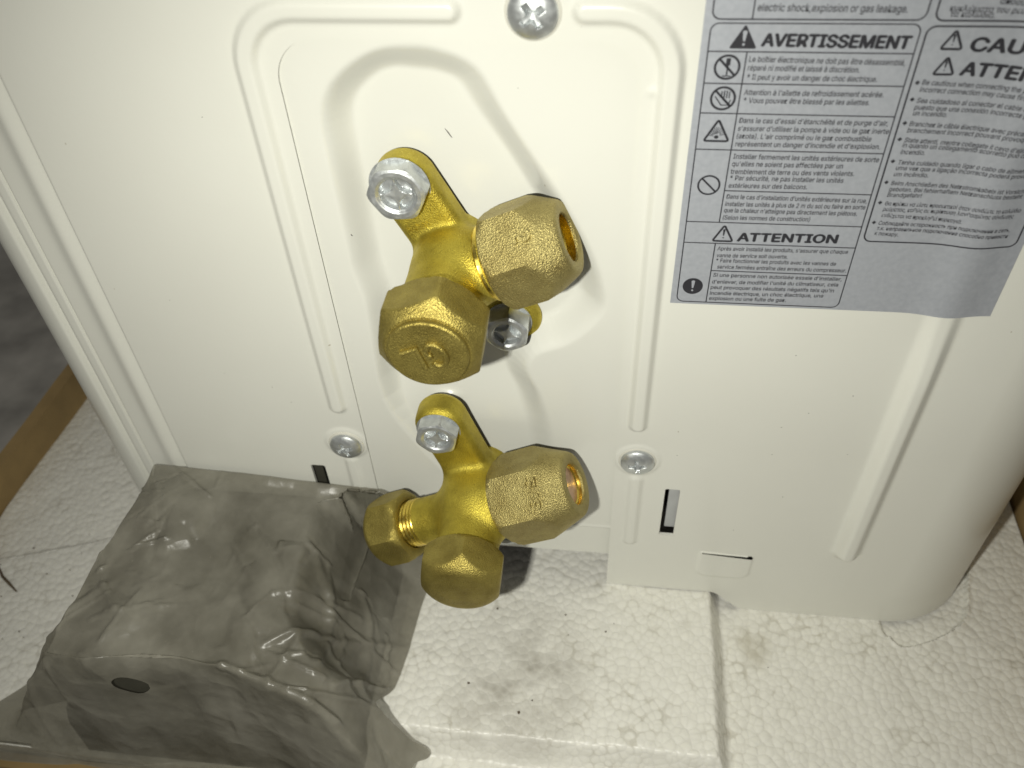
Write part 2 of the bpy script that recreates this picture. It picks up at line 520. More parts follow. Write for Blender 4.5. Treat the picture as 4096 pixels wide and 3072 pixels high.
board('front_wall', [(-198, -65.2), (168, -66.5), (168, -70.5), (-198, -69.2)], -117.9, -95.5)
board('back_wall', [(-190, 170.5), (168, 170.5), (168, 174), (-190, 174)], -117.9, -70)

# expanded polystyrene tray: one relief with a raised pad under the middle of the unit
xs = np.arange(-190.0, 163.01, 0.55); ys = np.arange(-64.6, 160.01, 0.55)
xs = xs[xs > -191]
X, Y = np.meshgrid(xs, ys, indexing='ij')
Zf = np.full(X.shape, -94.0)
padd = sd_rrect(X, Y, -7.2, 22.0, 69.6, 76.8, 2.5)
wob = smooth_noise(0, 0, xs, ys, 3, 9.0) * 0.25
side = np.clip((padd + 5.0 + wob * 0.6) / 5.2, 0, 1)
frontw = np.clip((-54.0 - Y + wob * 0.5) / 0.9, 0, 1)
Zf += 8.5 * (1 - np.maximum(sstep(side), frontw))
# the socket round the foot of the unit and the step of the left rim
foot = sd_poly(X, Y, catmull([(111.3, 30), (111.0, 0.5), (113, -5.5), (116.0, -8.0), (122.7, -6.1), (131, -1.5), (136.5, 4.0), (139.6, 14.0), (141, 30)], 4))
Zf -= 1.3 * (1 - sstep((foot + 0.3) / 0.9))
Zf += 0.9 * np.exp(-(foot / 0.8) ** 2) * (foot > 0) * (X > 112)
rim = -4.0 + 0.35 * (X + 180) * 0.0 + (X + 180) * 0.34
Zf += 1.6 * sstep((rim - Y) / 1.6) * sstep((-130 - X) / 6)
Zf += wob * 0.5 + smooth_noise(0, 0, xs, ys, 5, 24.0) * 0.25
# beads stand a little proud: worley relief
r = np.random.default_rng(5)
cellb = 2.3
gx = int((xs.max() - xs.min()) / cellb) + 4; gy = int((ys.max() - ys.min()) / cellb) + 4
jx = (np.arange(gx)[:, None] + r.uniform(0.1, 0.9, (gx, gy)) - 1) * cellb + xs.min(); jy = (np.arange(gy)[None, :] + r.uniform(0.1, 0.9, (gx, gy)) - 1) * cellb + ys.min()
ci = ((X - xs.min()) / cellb).astype(int) + 1; cj = ((Y - ys.min()) / cellb).astype(int) + 1
dmin = np.full(X.shape, 1e9)
for a in (-1, 0, 1):
    for b_ in (-1, 0, 1):
        ii = np.clip(ci + a, 0, gx - 1); jj = np.clip(cj + b_, 0, gy - 1)
        dmin = np.minimum(dmin, np.hypot(X - jx[ii, jj], Y - jy[ii, jj]))
Zf += 0.04 * np.sqrt(np.clip(1 - (dmin / 1.6) ** 2, 0, 1))
nx_, ny_ = X.shape
V = np.stack([X, Y, Zf], -1).reshape(-1, 3)
idx = np.arange(nx_ * ny_).reshape(nx_, ny_)
Fq = np.stack([idx[:-1, :-1], idx[1:, :-1], idx[1:, 1:], idx[:-1, 1:]], -1).reshape(-1, 4)
# close the block downwards
V = V.tolist(); Fq = Fq.tolist()
ring = list(idx[:, 0]) + list(idx[-1, 1:]) + list(idx[-2::-1, -1]) + list(idx[0, -2:0:-1])
nb = len(V)
for i in ring: V.append((V[i][0], V[i][1], -117.8))
m_ = len(ring)
for k in range(m_):
    k2 = (k + 1) % m_
    Fq.append((int(ring[k]), nb + k, nb + k2, int(ring[k2])))
Fq.append([nb + k for k in range(m_)][::-1])
foam = mesh_obj('foam_tray', V, Fq, M_FOAM, angle=60, loc=(0, 0, 0))
tag(foam, 'white beaded polystyrene packing tray under the cream metal unit, scuffed grey in the middle', 'foam tray')

# ------------------------------------------------------------------ the air conditioner's side
unit = empty('outdoor_unit', (-7, 20, -93.9))
tag(unit, 'cream metal air conditioner unit with two brass valves and a grey warning sticker', 'air conditioner')

REC = catmull([(-16.2, 81.5), (-21.7, 80.6), (-27.4, 77.4), (-31.6, 73.0), (-33.6, 67.1), (-33.8, 57.7), (-33.5, 41.5), (-33.4, 20.7), (-33.6, -8.6), (-27.3, -25.1), (-18.9, -39.7), (-13.0, -50.0), (0.3, -49.0), (9.1, -34.0), (10.2, -19.6), (7.1, -4.7), (4.3, 3.3), (6.1, 9.2), (12.8, 12.7), (17.5, 17.0), (21.2, 22.4), (21.9, 27.5), (19.7, 36.8), (15.3, 46.6), (8.1, 59.2), (0.7, 70.0), (-4.2, 78.0), (-10.5, 81.0)], 4)
BEAD_L = [(-46.3, -11.8), (-46.3, 78.5)] + arc(-35.5, 78.5, 10.8, 180, 90, 10)[1:] + [(-7.5, 89.3)]
BEAD_R = [(16.0, 89.3), (20.5, 89.3)] + arc(20.5, 78.5, 10.8, 90, 0, 10)[1:] + [(31.3, -11.8)]
XR, RR = 111.0, 30.0          # start and radius of the right-hand bend
XL, RL = -113.6, 13.0         # the same on the left

def relief_outer(u, z):
    """height of the outer panel above its plane (towards the viewer)"""
    h = np.zeros(u.shape)
    for b in (BEAD_L, BEAD_R): h += 1.4 * (1 - sstep((sd_line(u, z, b) - 0.9) / 1.8))
    for b in ([(-46.5, -33.5), (-46.5, -61.3)], [(32.2, -33.5), (32.2, -61.3)]):
        h += 0.75 * (1 - sstep((sd_line(u, z, b) - 0.6) / 1.8))
    # flat seats round the screws
    for (a, c) in ((-46.5, -26.2), (32.1, -25.4)): h += 0.35 * (1 - sstep((np.hypot(u - a, z - c) - 5.2) / 1.2))
    # long wide rib on the right
    h += (2.9 - 1.7 * sstep((z - 6.0) / 24.0)) * (1 - sstep((sd_line(u, z, [(92.6, -58.8), (92.6, 175)]) - 0.9) / 3.3))
    # stepped edge on the left
    h -= 1.5 * sstep((-97.0 - u) / 1.3)
    h += 1.1 * np.exp(-((u + 101.2) / 2.3) ** 2) * (u < -97)
    h -= 1.0 * sstep((-109.2 - u) / 0.35) * sstep((u + 114.2) / 0.8) * 0.0
    h -= 0.7 * np.exp(-((u + 109.3) / 0.28) ** 2)
    h -= 1.3 * np.exp(-((u + 113.3) / 0.8) ** 2)
    # pushed-in tab
    d = sd_rrect(u, z, 60.4, -69.3, 7.7, 7.3, 3.2)
    h += 0.4 * (1 - sstep((d + 0.5) / 0.7)) * (z < -64.6 + (60 - u) * 0.06)
    h += 0.35 * np.exp(-(((u - 28.2) ** 2 + (z - 75.2) ** 2) / 0.7))
    # oil-canning
    h += 0.10 * np.sin(u * 0.031 + z * 0.017) + 0.06 * np.sin(z * 0.06 + u * 0.021 + 1.0)
    return h

def relief_plate(u, z):
    d = sd_poly(u, z, REC)
    w = 7.8 - 1.6 * sstep((-14 - u) / 10) - 1.2 * sstep((18 - z) / 25) * sstep((-10 - u) / 6)
    h = -(5.7 - 2.9 * sstep((4.0 - z) / 22.0)) * sstep((-d + 0.5 + 1.3 * sstep((z - 22) / 12) * sstep((8 - u) / 12)) / w)
    h -= 1.1 * sstep((-56.9 - z) / 0.8)                       # folded lower lip
    h += 0.35 * np.exp(-((z + 56.9) / 0.5) ** 2)
    h += 1.4 * np.exp(-(((u + 17.6) / 2.4) ** 2 + ((z + 9.4) / 1.25) ** 2))   # bump added only to catch a flash glint
    return h - 0.75

def wrap(u, z, h):
    """bends the sheet round the two vertical edges of the casing"""
    u = np.asarray(u, float); x = u.copy(); y = -np.asarray(h, float)
    k = u > XR
    if k.any():
        a = np.minimum((u[k] - XR) / RR, math.pi / 2); ex = np.maximum(u[k] - XR - RR * math.pi / 2, 0)
        r_ = RR + h[k]
        x[k] = XR + r_ * np.sin(a); y[k] = RR - r_ * np.cos(a) + ex
    k = u < XL
    if k.any():
        a = np.minimum((XL - u[k]) / RL, math.pi / 2); ex = np.maximum(XL - u[k] - RL * math.pi / 2, 0)
        r_ = RL + h[k]
        x[k] = XL - r_ * np.sin(a); y[k] = RL - r_ * np.cos(a) + ex
    return np.stack([x, y, z], -1)

def win(u, z):                   # opening for the valve plate (negative inside)
    return sd_rrect(u, z, -7.25, -60.0, 33.6, 144.1, 8.5)
def bottom_line(u):
    t = np.abs(u + 7.25)
    return np.where(t < 65, -85.3, np.where(t > 77.3, -93.9, -85.3 - 8.6 * sstep((t - 65) / 12.3)))
def keep_outer(u, z):
    k = np.minimum(win(u, z), z - bottom_line(u))
    k = np.minimum(k, np.maximum(np.abs(u - 42.3) - 2.0, np.abs(z + 47.2) - 10.6))
    k = np.minimum(k, np.maximum(np.abs(u + 56.9) - 2.1, np.abs(z + 47.2) - 10.6))
    slit = np.maximum(np.abs(u - 60.6) - 7.3, np.abs(z + 65.15 + (u - 60) * 0.055) - (0.20 + 0.028 * np.maximum(u - 55, 0)))
    return np.minimum(k, slit)

us = np.unique(np.concatenate([np.arange(-230, -128, 6.0), np.arange(-128, -118, 1.0), np.arange(-118, -92, 0.28), np.arange(-92, -52, 0.6), np.arange(-52, 36, 0.34), np.arange(36, 70, 0.34), np.arange(70, 112, 0.55), np.arange(112, 165, 1.5), np.arange(165, 270, 6.0)]).round(3))
zs = np.unique(np.concatenate([np.arange(-94.2, -66.4, 0.34), np.arange(-66.4, -63.9, 0.07), np.arange(-63.9, -54, 0.34), np.arange(-54, 96, 0.5), np.arange(96, 175.1, 4.0)]).round(3))
pts, fcs = clipped_grid(us, zs, keep_outer)
Vp = wrap(pts[:, 0], pts[:, 1], relief_outer(pts[:, 0], pts[:, 1]))
Vp = Vp.tolist()
for (sx, hx, sz, hz) in ((42.3, 2.0, -47.2, 10.6), (-56.9, 2.1, -47.2, 10.6)):
    cor = [(sx - hx, sz - hz), (sx + hx, sz - hz), (sx + hx, sz + hz), (sx - hx, sz + hz)]
    h0 = relief_outer(np.array([c[0] for c in cor]), np.array([c[1] for c in cor]))
    n0 = len(Vp)
    for c, hh in zip(cor, h0): Vp += [[c[0], -hh, c[1]], [c[0], 1.0, c[1]]]
    for k in range(4):
        a = n0 + 2 * k; b_ = n0 + 2 * ((k + 1) % 4)
        fcs.append([a, b_, b_ + 1, a + 1])
side_panel = mesh_obj('side_panel', Vp, fcs, M_PAINT, unit, angle=60)

us = np.arange(-42.6, 28.01, 0.3); zs = np.arange(-71.7, 87.0, 0.36)
pts, fcs = clipped_grid(us, zs, lambda u, z: np.ones(u.shape))
hp = relief_plate(pts[:, 0], pts[:, 1])
Vp = np.stack([pts[:, 0], -hp, pts[:, 1]], -1)
plate = mesh_obj('valve_plate', Vp, fcs, M_PAINT, unit)

# things behind the sheet metal
mb = MB()
mb.add(*box_vf(-118, 132, 32, 150, -84.0, 170))
mb.build('light_block', M_DARK, unit, smooth=False)  # added box that blocks light; its black stands in for shade inside
mesh_obj('inner_bracket', *box_vf(41.7, 47.5, 2.4, 3.2, -56.6, -30), M_STEEL, unit, smooth=False)
mesh_obj('inner_bracket', *box_vf(-66, -56.8, 2.4, 3.2, -60, -30), M_RUBBER, unit, smooth=False)

# little scuffs and dust on the paint
def scuff(pts, r, hfun):
    V3 = []
    for (u, z) in pts:
        h = float(hfun(np.array([u]), np.array([z]))[0]); V3.append((u, -h - 0.02, z))
    return tube_vf(V3, [r * 0.35] + [r] * (len(V3) - 2) + [r * 0.35], 6)
mb = MB()
mb.add(*scuff([(-11.7, 63.9), (-11.2, 63.2), (-10.7, 62.4), (-10.4, 61.9)], 0.11, relief_plate))
mb.add(*scuff([(-33.7, 41.2), (-33.6, 40.9), (-33.5, 40.6)], 0.12, relief_plate))
for k in range(11):
    a = rng.uniform(-30, 24); c = rng.uniform(-50, 82)
    if -30 < a < 20 and -60 < c < 64 and rng.random() < 0.6: continue
    mb.add(*scuff([(a, c), (a + 0.1, c + rng.uniform(-.1, .1)), (a + 0.2, c)], rng.uniform(0.05, 0.10), relief_plate))
for k in range(9):
    a = rng.uniform(36, 86); c = rng.uniform(-56, 24)
    mb.add(*scuff([(a, c), (a + 0.12, c + rng.uniform(-.1, .1)), (a + 0.3, c)], rng.uniform(0.05, 0.09), relief_outer))
for k in range(5):
    a = rng.uniform(-92, -54); c = rng.uniform(-20, 88)
    mb.add(*scuff([(a, c), (a + 0.12, c + rng.uniform(-.1, .1)), (a + 0.3, c)], rng.uniform(0.05, 0.09), relief_outer))
o = mb.build('paint_speck', M_SCUFF, unit); o['kind'] = 'stuff'

# ------------------------------------------------------------------ screws in the panel
def dome_screw(cx, cz, h0, R, turn, washer=True):
    """truss-head screw with a cross recess, axis towards the viewer"""
    nr, nt_ = 40, 120
    rr = np.linspace(0, R, nr + 1)[1:]; th = np.arange(nt_) / nt_ * 2 * math.pi
    Rr, T = np.meshgrid(rr, th, indexing='ij')
    x = Rr * np.cos(T); z = Rr * np.sin(T)
    h = 2.15 * np.sqrt(np.clip(1 - (Rr / (R * 1.06)) ** 2, 0, 1)) + 0.15
    c, s = math.cos(turn), math.sin(turn)
    xa = x * c + z * s; za = -x * s + z * c
    arm = np.minimum(np.maximum(np.abs(xa) - 2.3, np.abs(za) - 0.55), np.maximum(np.abs(za) - 2.3, np.abs(xa) - 0.55))
    core = np.hypot(x, z) - 1.05
    d = np.minimum(arm, core)
    depth = np.clip(2.0 - 0.6 * Rr, 0.3, 2.0)
    h = h - depth * (1 - sstep((d + 0.15) / 0.22))
    h[-1] = 0.0
    V = [(cx, -(h0 + float(h[0].mean())), cz)] + [(cx + x[i, j], -(h0 + h[i, j]), cz + z[i, j]) for i in range(nr) for j in range(nt_)]
    Fc = [(0, 1 + (j + 1) % nt_, 1 + j) for j in range(nt_)]
    for i in range(nr - 1):
        for j in range(nt_):
            j2 = (j + 1) % nt_
            a = 1 + i * nt_
            Fc.append((a + j, a + j2, a + nt_ + j2, a + nt_ + j))
    so = mesh_obj('screw', V, Fc, M_ZINC, unit, angle=50, loc=(cx, -h0, cz))
    W, Fw = revolve((cx, -h0 + 0.3, cz), (0, -1, 0), (0, 0, 1), [(0, R + 0.45), (0.35, R + 0.5), (0.55, R + 0.3), (0.62, R * 0.9), (0.5, R * 0.8)], 64, cap0=False, cap1=False)
    mesh_obj('washer', W, Fw, M_CLEAR, so, angle=50)
dome_screw(7.1, 89.0, 0.1, 4.45, 0.62)
dome_screw(-46.5, -26.5, 0.35, 4.45, 0.35)
dome_screw(32.1, -25.4, 0.35, 4.45, 0.12)

# ------------------------------------------------------------------ brass valves
CUR = {}
def L2W(p):
    a, b, n = p[..., 0], p[..., 1], p[..., 2]
    c, s = math.cos(CUR['th']), math.sin(CUR['th'])
    return np.stack([CUR['x'] + a * c - b * s, -n, CUR['z'] + a * s + b * c], -1)
def lw(a, b, n): return L2W(np.array((a, b, n), float))
def ldir(a, b, n):
    o = lw(0, 0, 0); return lw(a, b, n) - o
def in_local(x, z):
    dx, dz = x - CUR['x'], z - CUR['z']; c, s = math.cos(CUR['th']), math.sin(CUR['th'])
    return dx * c + dz * s, -dx * s + dz * c

def capsule2(A, B, p, q, r):
    ex, ey = q[0] - p[0], q[1] - p[1]
    t = np.clip(((A - p[0]) * ex + (B - p[1]) * ey) / (ex * ex + ey * ey), 0, 1)
    return np.hypot(A - p[0] - ex * t, B - p[1] - ey * t) - r
def slab(d2, Nn, n0, n1, rd):
    dn = np.abs(Nn - (n0 + n1) / 2) - (n1 - n0) / 2
    qx = d2 + rd; qy = dn + rd
    return np.minimum(np.maximum(qx, qy), 0) + np.hypot(np.maximum(qx, 0), np.maximum(qy, 0)) - rd
def cyl(axis_d, t, t0, t1, r, rd=0.6):
    return slab(axis_d - r, t, t0, t1, rd)

def hex_bolt(name, x, z, n_top, hgt, Rc, parent, turn, seat):
    """hexagon head with a dished top and pressed cross, axis towards the viewer"""
    ap = Rc * math.cos(math.pi / 6)
    rt = ap * 0.93
    prof = [(0, Rc + 0.9), (0.5, Rc + 0.95), (0.8, Rc + 0.5), (0.95, Rc), (1.2, Rc), (hgt * 0.62, Rc), (hgt * 0.8, Rc * 0.985), (hgt * 0.93, Rc * 0.93), (hgt, rt)]
    prof = [(0.0, Rc)] + prof[4:]
    mb = MB()
    V, Fc = revolve((x, -(n_top - hgt), z), (0, -1, 0), (math.sin(turn), 0, math.cos(turn)), prof, 96, ap, cap1=False, soft=0.35)
    mb.add(V, Fc)
    nr, nt_ = 26, 96
    rr = np.linspace(0, rt, nr + 1)[1:]; th = np.arange(nt_) / nt_ * 2 * math.pi
    Rr, T = np.meshgrid(rr, th, indexing='ij')
    xx = Rr * np.cos(T); zz = Rr * np.sin(T)
    k = Rr / rt
    hh = -0.45 * (1 - sstep((k - 0.70) / 0.12))
    tt = T - turn - 0.4
    for q in range(4):
        a = q * math.pi / 2
        ux = xx * math.cos(a + turn + .4) + zz * math.sin(a + turn + .4); uz = -xx * math.sin(a + turn + .4) + zz * math.cos(a + turn + .4)
        lens = np.maximum(np.hypot(ux - rt * 0.80, uz) - rt * 0.52, k * rt - rt * 0.66)
        hh = hh - 1.1 * (1 - sstep((lens + 0.2) / 0.3))
    hh[-1] = 0
    V = [(x, -(n_top + float(hh[0].mean())), z)] + [(x + xx[i, j], -(n_top + hh[i, j]), z + zz[i, j]) for i in range(nr) for j in range(nt_)]
    Fc = [(0, 1 + (j + 1) % nt_, 1 + j) for j in range(nt_)]
    for i in range(nr - 1):
        for j in range(nt_):
            a = 1 + i * nt_; j2 = (j + 1) % nt_
            Fc.append((a + j, a + j2, a + nt_ + j2, a + nt_ + j))
    mb.add(V, Fc)
    # washer face and shank
    mb.add(*revolve((x, -(seat - 0.2), z), (0, -1, 0), (0, 0, 1), [(0, Rc * 0.97), (n_top - hgt - seat + 0.25, Rc * 0.99)], 48))
    mb.add(*revolve((x, 3.0 - seat, z), (0, -1, 0), (0, 0, 1), [(0, 2.6), (3.0, 2.6)], 24))
    return mb.build(name, M_ZINC, parent, angle=38)

FONT = None
try:                                        # the sans-serif that comes with Blender itself; else its built-in face
    FONT = bpy.data.fonts.load(os.path.join(bpy.utils.system_resource('DATAFILES', path='fonts'), 'Inter.woff2'))
except Exception:
    FONT = None
def text_mesh(body, size_h, width=None, extrude=0.0, offset=0.0, res=2):
    """flat or raised lettering, cap height size_h, returns verts (x, y, depth) and faces"""
    cu = bpy.data.curves.new('lettering', 'FONT')
    cu.body = body
    if FONT is not None: cu.font = FONT
    cu.size = 1.0; cu.resolution_u = res; cu.extrude = extrude; cu.offset = offset
    ob = bpy.data.objects.new('lettering', cu)
    SC.collection.objects.link(ob)
    bpy.context.view_layer.update()
    me = bpy.data.meshes.new_from_object(ob.evaluated_get(bpy.context.evaluated_depsgraph_get()))
    n = len(me.vertices); v = np.zeros(n * 3); me.vertices.foreach_get('co', v); v = v.reshape(-1, 3)
    f = [tuple(p.vertices) for p in me.polygons]
    bpy.data.objects.remove(ob); bpy.data.curves.remove(cu); bpy.data.meshes.remove(me)
    k = size_h / 0.73
    v = v * k
    if width is not None and n:
        v[:, 0] -= v[:, 0].min(); v[:, 0] *= width / max(v[:, 0].max(), 1e-6)
    return v, f

def flare_nut(parent, a0, a1, n, Rc, rface, rhole, facet_up, hexend, mark, bore_mat, plug):
    """hexagon flare nut on the local a axis"""
    L = a1 - a0; ap = Rc * math.cos(math.pi / 6)
    prof = [(0.0, Rc * 0.86), (0.25, Rc * 0.90), (1.0, Rc * 0.965), (2.0, Rc * 1.01), (3.0, Rc * 1.04)]
    prof += [(L * hexend, Rc * 1.04)]
    for i in range(1, 13):
        t = i / 12
        prof.append((L * (hexend + (0.93 - hexend) * t), Rc * 1.04 + (rface + 0.75 - Rc * 1.04) * t ** 0.92))
    prof += [(L * 0.965, rface + 0.45), (L * 0.99, rface + 0.1), (L, rface - 0.35), (L, rhole + 0.55), (L - 0.25, rhole + 0.15), (L - 0.8, rhole)]
    ref = ldir(0, math.cos(facet_up), math.sin(facet_up))
    mb = MB()
    mb.add(*revolve(lw(a0, 0, n), ldir(1, 0, 0), ref, prof, 144, ap, cap1=False, soft=0.22, twist=math.pi / 6))
    if mark:
        u, v, w = frame(ldir(1, 0, 0), ref)
        tv, tf = text_mesh(mark[0], mark[1], width=8.2 if len(mark[0]) > 1 else None, extrude=0.02, offset=0.022)
        tv[:, 0] -= (tv[:, 0].max() + tv[:, 0].min()) / 2; tv[:, 1] -= (tv[:, 1].max() + tv[:, 1].min()) / 2
        hz = np.where(tv[:, 2] > 0, 0.6, -0.4)
        mid = lw(a0 + L * mark[2], 0, n)
        # text runs round the nut, letter tops towards the open end
        sgn = np.sign(np.dot(np.cross(u, w), v)) or 1
        down = -ldir(0, 1, 0); td = down - v * down.dot(v); td /= np.linalg.norm(td)
        pv = mid + v * (ap + hz)[:, None] * 1.0 + td * tv[:, 0][:, None] + w * tv[:, 1][:, None] if False else np.array([mid + v * (ap + hz[i]) + td * tv[i, 0] + w * tv[i, 1] for i in range(len(tv))])
        mb.add(pv, tf)
    nut = mb.build('flare_nut', M_NUT, parent, angle=35)
    # bore lined with the bright inside and closed by the copper bonnet
    mbb = MB()
    V, Fc = revolve(lw(a1 - 0.8, 0, n), ldir(-1, 0, 0), ref, [(0.0, rhole + 0.02), (plug, rhole - 0.05), (plug + 0.4, rhole - 0.5)], 64, cap0=False, cap1=False)
    mbb.add(V, [f[::-1] for f in Fc])
    mbb.build('bore_lining', M_THREAD, parent, angle=35)
    V, Fc = revolve(lw(a1 - 0.8, 0, n), ldir(-1, 0, 0), ref, [(plug + 0.3, rhole - 0.02), (plug + 0.15, rhole * 0.55), (plug + 0.4, 0.01)], 48, cap0=False, cap1=True)
    mesh_obj('bonnet', V, [f[::-1] for f in Fc], bore_mat, parent, angle=35)
    return nut

def hex_cap(parent, o, axis, ref, L, Rc, twist, base_r, front, seg=120):
    ap = Rc * math.cos(math.pi / 6)
    return revolve(o, axis, ref, front, seg, ap, soft=0.45, twist=twist)

def thread(parent, origin, axis, ref, t0, t1, r, pitch):
    prof = [(t0, r * 0.9)]
    t = t0
    while t < t1 - pitch * 0.5:
        prof += [(t + pitch * 0.1, r - 0.42), (t + pitch * 0.45, r), (t + pitch * 0.6, r), (t + pitch * 0.95, r - 0.42)]
        t += pitch
    prof.append((t1, r * 0.9))
    V, Fc = revolve(origin, axis, ref, prof, 72)
    return mesh_obj('thread', V, Fc, M_THREAD, parent, angle=60)

def build_body(sdf_local, lo, hi, cell=0.42):
    def fn(A, B, Nn): return sdf_local(A, B, Nn)
    V, Fc = surface_nets(fn, lo, hi, cell)
    return L2W(V), Fc

# ---- upper (liquid) valve
CUR = dict(x=-10.3, z=39.2, th=math.radians(23.5))
bU = in_local(-19.2, 57.6); bE = in_local(0.4, 20.6)
def body_upper(A, B, Nn):
    arm = slab(capsule2(A, B, (bU[0], bU[1] - 0.9), (0.3, 2.0), 6.3), Nn, -1.4, 5.2, 2.0)
    foot = slab(capsule2(A, B, (bU[0], bU[1] - 3.5), (0.3, 4.0), 2.4), Nn, -7.2, 3.0, 0.5)
    arm = np.minimum(arm, foot)
    ear = slab(capsule2(A, B, (bE[0] + 0.5, bE[1]), (1.0, -8.0), 6.7), Nn, -2.6, 0.6, 1.4)
    col = cyl(np.hypot(A, B), Nn, -7.2, 23.0, 8.2, 1.0)
    neck = cyl(np.hypot(B, Nn - 9.0), A, -2.0, 11.0, 7.6, 0.6)
    hub = np.sqrt((A - 1.5) ** 2 + (B - 0.5) ** 2 + ((Nn - 8.0)) ** 2) - 8.4
    d = smin(arm, hub, 2.2); d = smin(d, col, 2.0); d = smin(d, neck, 2.5); d = smin(d, ear, 2.0)
    return d
V, Fc = build_body(body_upper, (-12, -29, -9.6), (13, 29, 25))
valve = mesh_obj('service_valve', V, Fc, M_BODY, unit, loc=(-10.3, 0, 39.2))
valve['label'] = 'upper brass valve with raised letters on its large round-faced hexagon cap'
hex_bolt('bolt', -19.2, 57.6, 8.7, 3.6, 6.2, valve, 0.45, 5.1)
hex_bolt('bolt', 0.3, 20.9, 6.0, 5.0, 5.3, valve, 0.1, 0.6)
flare_nut(valve, 11.2, 26.9, 9.0, 10.9, 7.2, 4.8, math.radians(42), 0.52, ("2", 4.6, 0.60), M_THREAD, 1.8)
thread(valve, lw(0, 0, 9.0), ldir(1, 0, 0), ldir(0, 1, 0), 9.0, 11.6, 8.0, 1.2)
Rc = 11.4
front = [(0, 9.4), (0.25, 9.9), (0.9, 10.8), (1.5, 11.4), (2.1, 11.8), (6.9, 11.6)]
for i in range(1, 10):
    t = i / 9; front.append((6.9 + 2.8 * t, 11.6 - 2.9 * t ** 0.9))
front += [(9.95, 8.3), (9.9, 8.05), (9.95, 7.9), (10.8, 7.75), (11.02, 7.45), (11.05, 4.0), (11.05, 0.02)]
mb = MB()
mb.add(*revolve((-10.3, -22.3, 39.2), (0, -1, 0), (0, 0, 1), front, 132, Rc * math.cos(math.pi / 6), soft=0.12, twist=0.17))
for st in ([(-15.2, 39.62), (-12.31, 41.04), (-10.81, 36.19)], [(-9.29, 39.55), (-10.09, 39.4), (-10.46, 40.51), (-9.89, 41.85), (-9.01, 42.18), (-7.69, 41.44), (-6.75, 39.44), (-7.06, 37.71), (-8.27, 37.05), (-9.2, 37.75)]):
    path = st if len(st) < 4 else catmull(st, 4, False)
    mb.add(*tube_vf([(a, -33.5, b) for a, b in path], 0.62, 10))
mb.build('valve_cap', M_CAPB, valve, angle=35)
# cast letters on the arm
tv, tf = text_mesh('VOAY', 1.7, width=5.6, extrude=0.02, offset=0.01)
tv = np.stack([-4.6 + tv[:, 0], 10.3 + tv[:, 1], np.where(tv[:, 2] > 0, 5.42, 4.6)], 1)
mesh_obj('cast_letters', L2W(tv), tf, M_BODY, valve, smooth=False)

# the finished valve is seated on the floor of the pressed recess
SEAT = 1.031                                          # seated on the floor of the pressed recess
valve.scale = (SEAT,) * 3
valve.location = Vector(np.array((-10.3, 0, 39.2)) + (SEAT - 1) * np.array((-33.1, 144.66, -104.25))) * S - unit.location

# ---- lower (gas) valve with its service port
CUR = dict(x=-10.3, z=-35.5, th=math.radians(26.5))
bU = in_local(-18.2, -11.1); bE = in_local(-3.5, -51.7)
def body_lower(A, B, Nn):
    arm = slab(capsule2(A, B, bU, (1.0, 5.0), 6.4), Nn, -1.2, 6.6, 2.2)
    foot = slab(capsule2(A, B, (bU[0], bU[1] - 3.5), (1.0, 5.0), 2.4), Nn, -7.0, 4.0, 0.5)
    arm = np.minimum(arm, foot)
    ear = slab(capsule2(A, B, bE, (0.0, -6.0), 5.6), Nn, -7.0, 3.0, 1.6)
    col = cyl(np.hypot(A - 0.3, B), Nn, -7.0, 26.8, 8.0, 0.8)
    neck = cyl(np.hypot(B, Nn - 12.0), A, -2.0, 9.5, 8.6, 0.6)
    port = cyl(np.hypot(B, Nn - 12.0), A, -17.2, 2.0, 6.3, 0.5)
    hub = np.sqrt((A) ** 2 + (B - 0.5) ** 2 + ((Nn - 11.0) * 0.9) ** 2) - 9.0
    d = smin(arm, hub, 5.0); d = smin(d, col, 3.0); d = smin(d, neck, 4.0); d = smin(d, port, 3.0); d = smin(d, ear, 3.0)
    return d
V, Fc = build_body(body_lower, (-19, -26, -8), (13, 34, 29))
valve2 = mesh_obj('service_valve', V, Fc, M_BODY, unit, loc=(-10.3, 0, -35.5))
valve2['label'] = 'lower brass valve with a second small hexagon cap on a threaded side port'
hex_bolt('bolt', -18.3, -11.3, 10.0, 3.5, 5.7, valve2, 0.25, 6.5)
hex_bolt('bolt', -3.5, -52.6, 8.0, 4.9, 5.4, valve2, 0.15, 3.0)
flare_nut(valve2, 10.0, 30.2, 12.0, 12.1, 8.1, 5.2, math.radians(42), 0.50, ("5/8", 4.2, 0.62), M_COPPER, 0.9)
thread(valve2, lw(0, 0, 12.0), ldir(-1, 0, 0), ldir(0, 1, 0), 15.6, 20.6, 6.5, 1.15)
front = [(0, 9.4), (0.3, 9.9), (1.2, 10.7), (2.2, 11.5), (2.9, 11.8), (5.2, 11.8)]
for i in range(1, 16):
    t = i / 15; front.append((5.2 + 5.4 * math.sin(t * math.pi / 2) , 11.8 - 5.6 * t ** 1.35))
front += [(10.85, 5.0), (11.05, 3.0), (11.1, 0.02)]
V, Fc = revolve((-10.1, -26.9, -35.5), (0, -1, 0), (0, 0, 1), front, 132, 11.3 * math.cos(math.pi / 6), soft=0.25, twist=0.10)
mesh_obj('valve_cap', V, Fc, M_CAPB, valve2, angle=35)
capo = lw(-19.6, 0, 12.0)
pr = [(0.0, 6.7), (-0.2, 7.2), (-0.1, 8.2), (0.35, 8.9), (1.2, 9.7), (2.4, 10.6), (3.0, 10.8), (7.6, 10.8)]
for i in range(1, 10):
    t = i / 9; pr.append((7.6 + 3.6 * t, 10.8 - 3.2 * t ** 1.2))
pr += [(11.7, 6.9), (12.0, 5.8), (12.05, 0.02)]
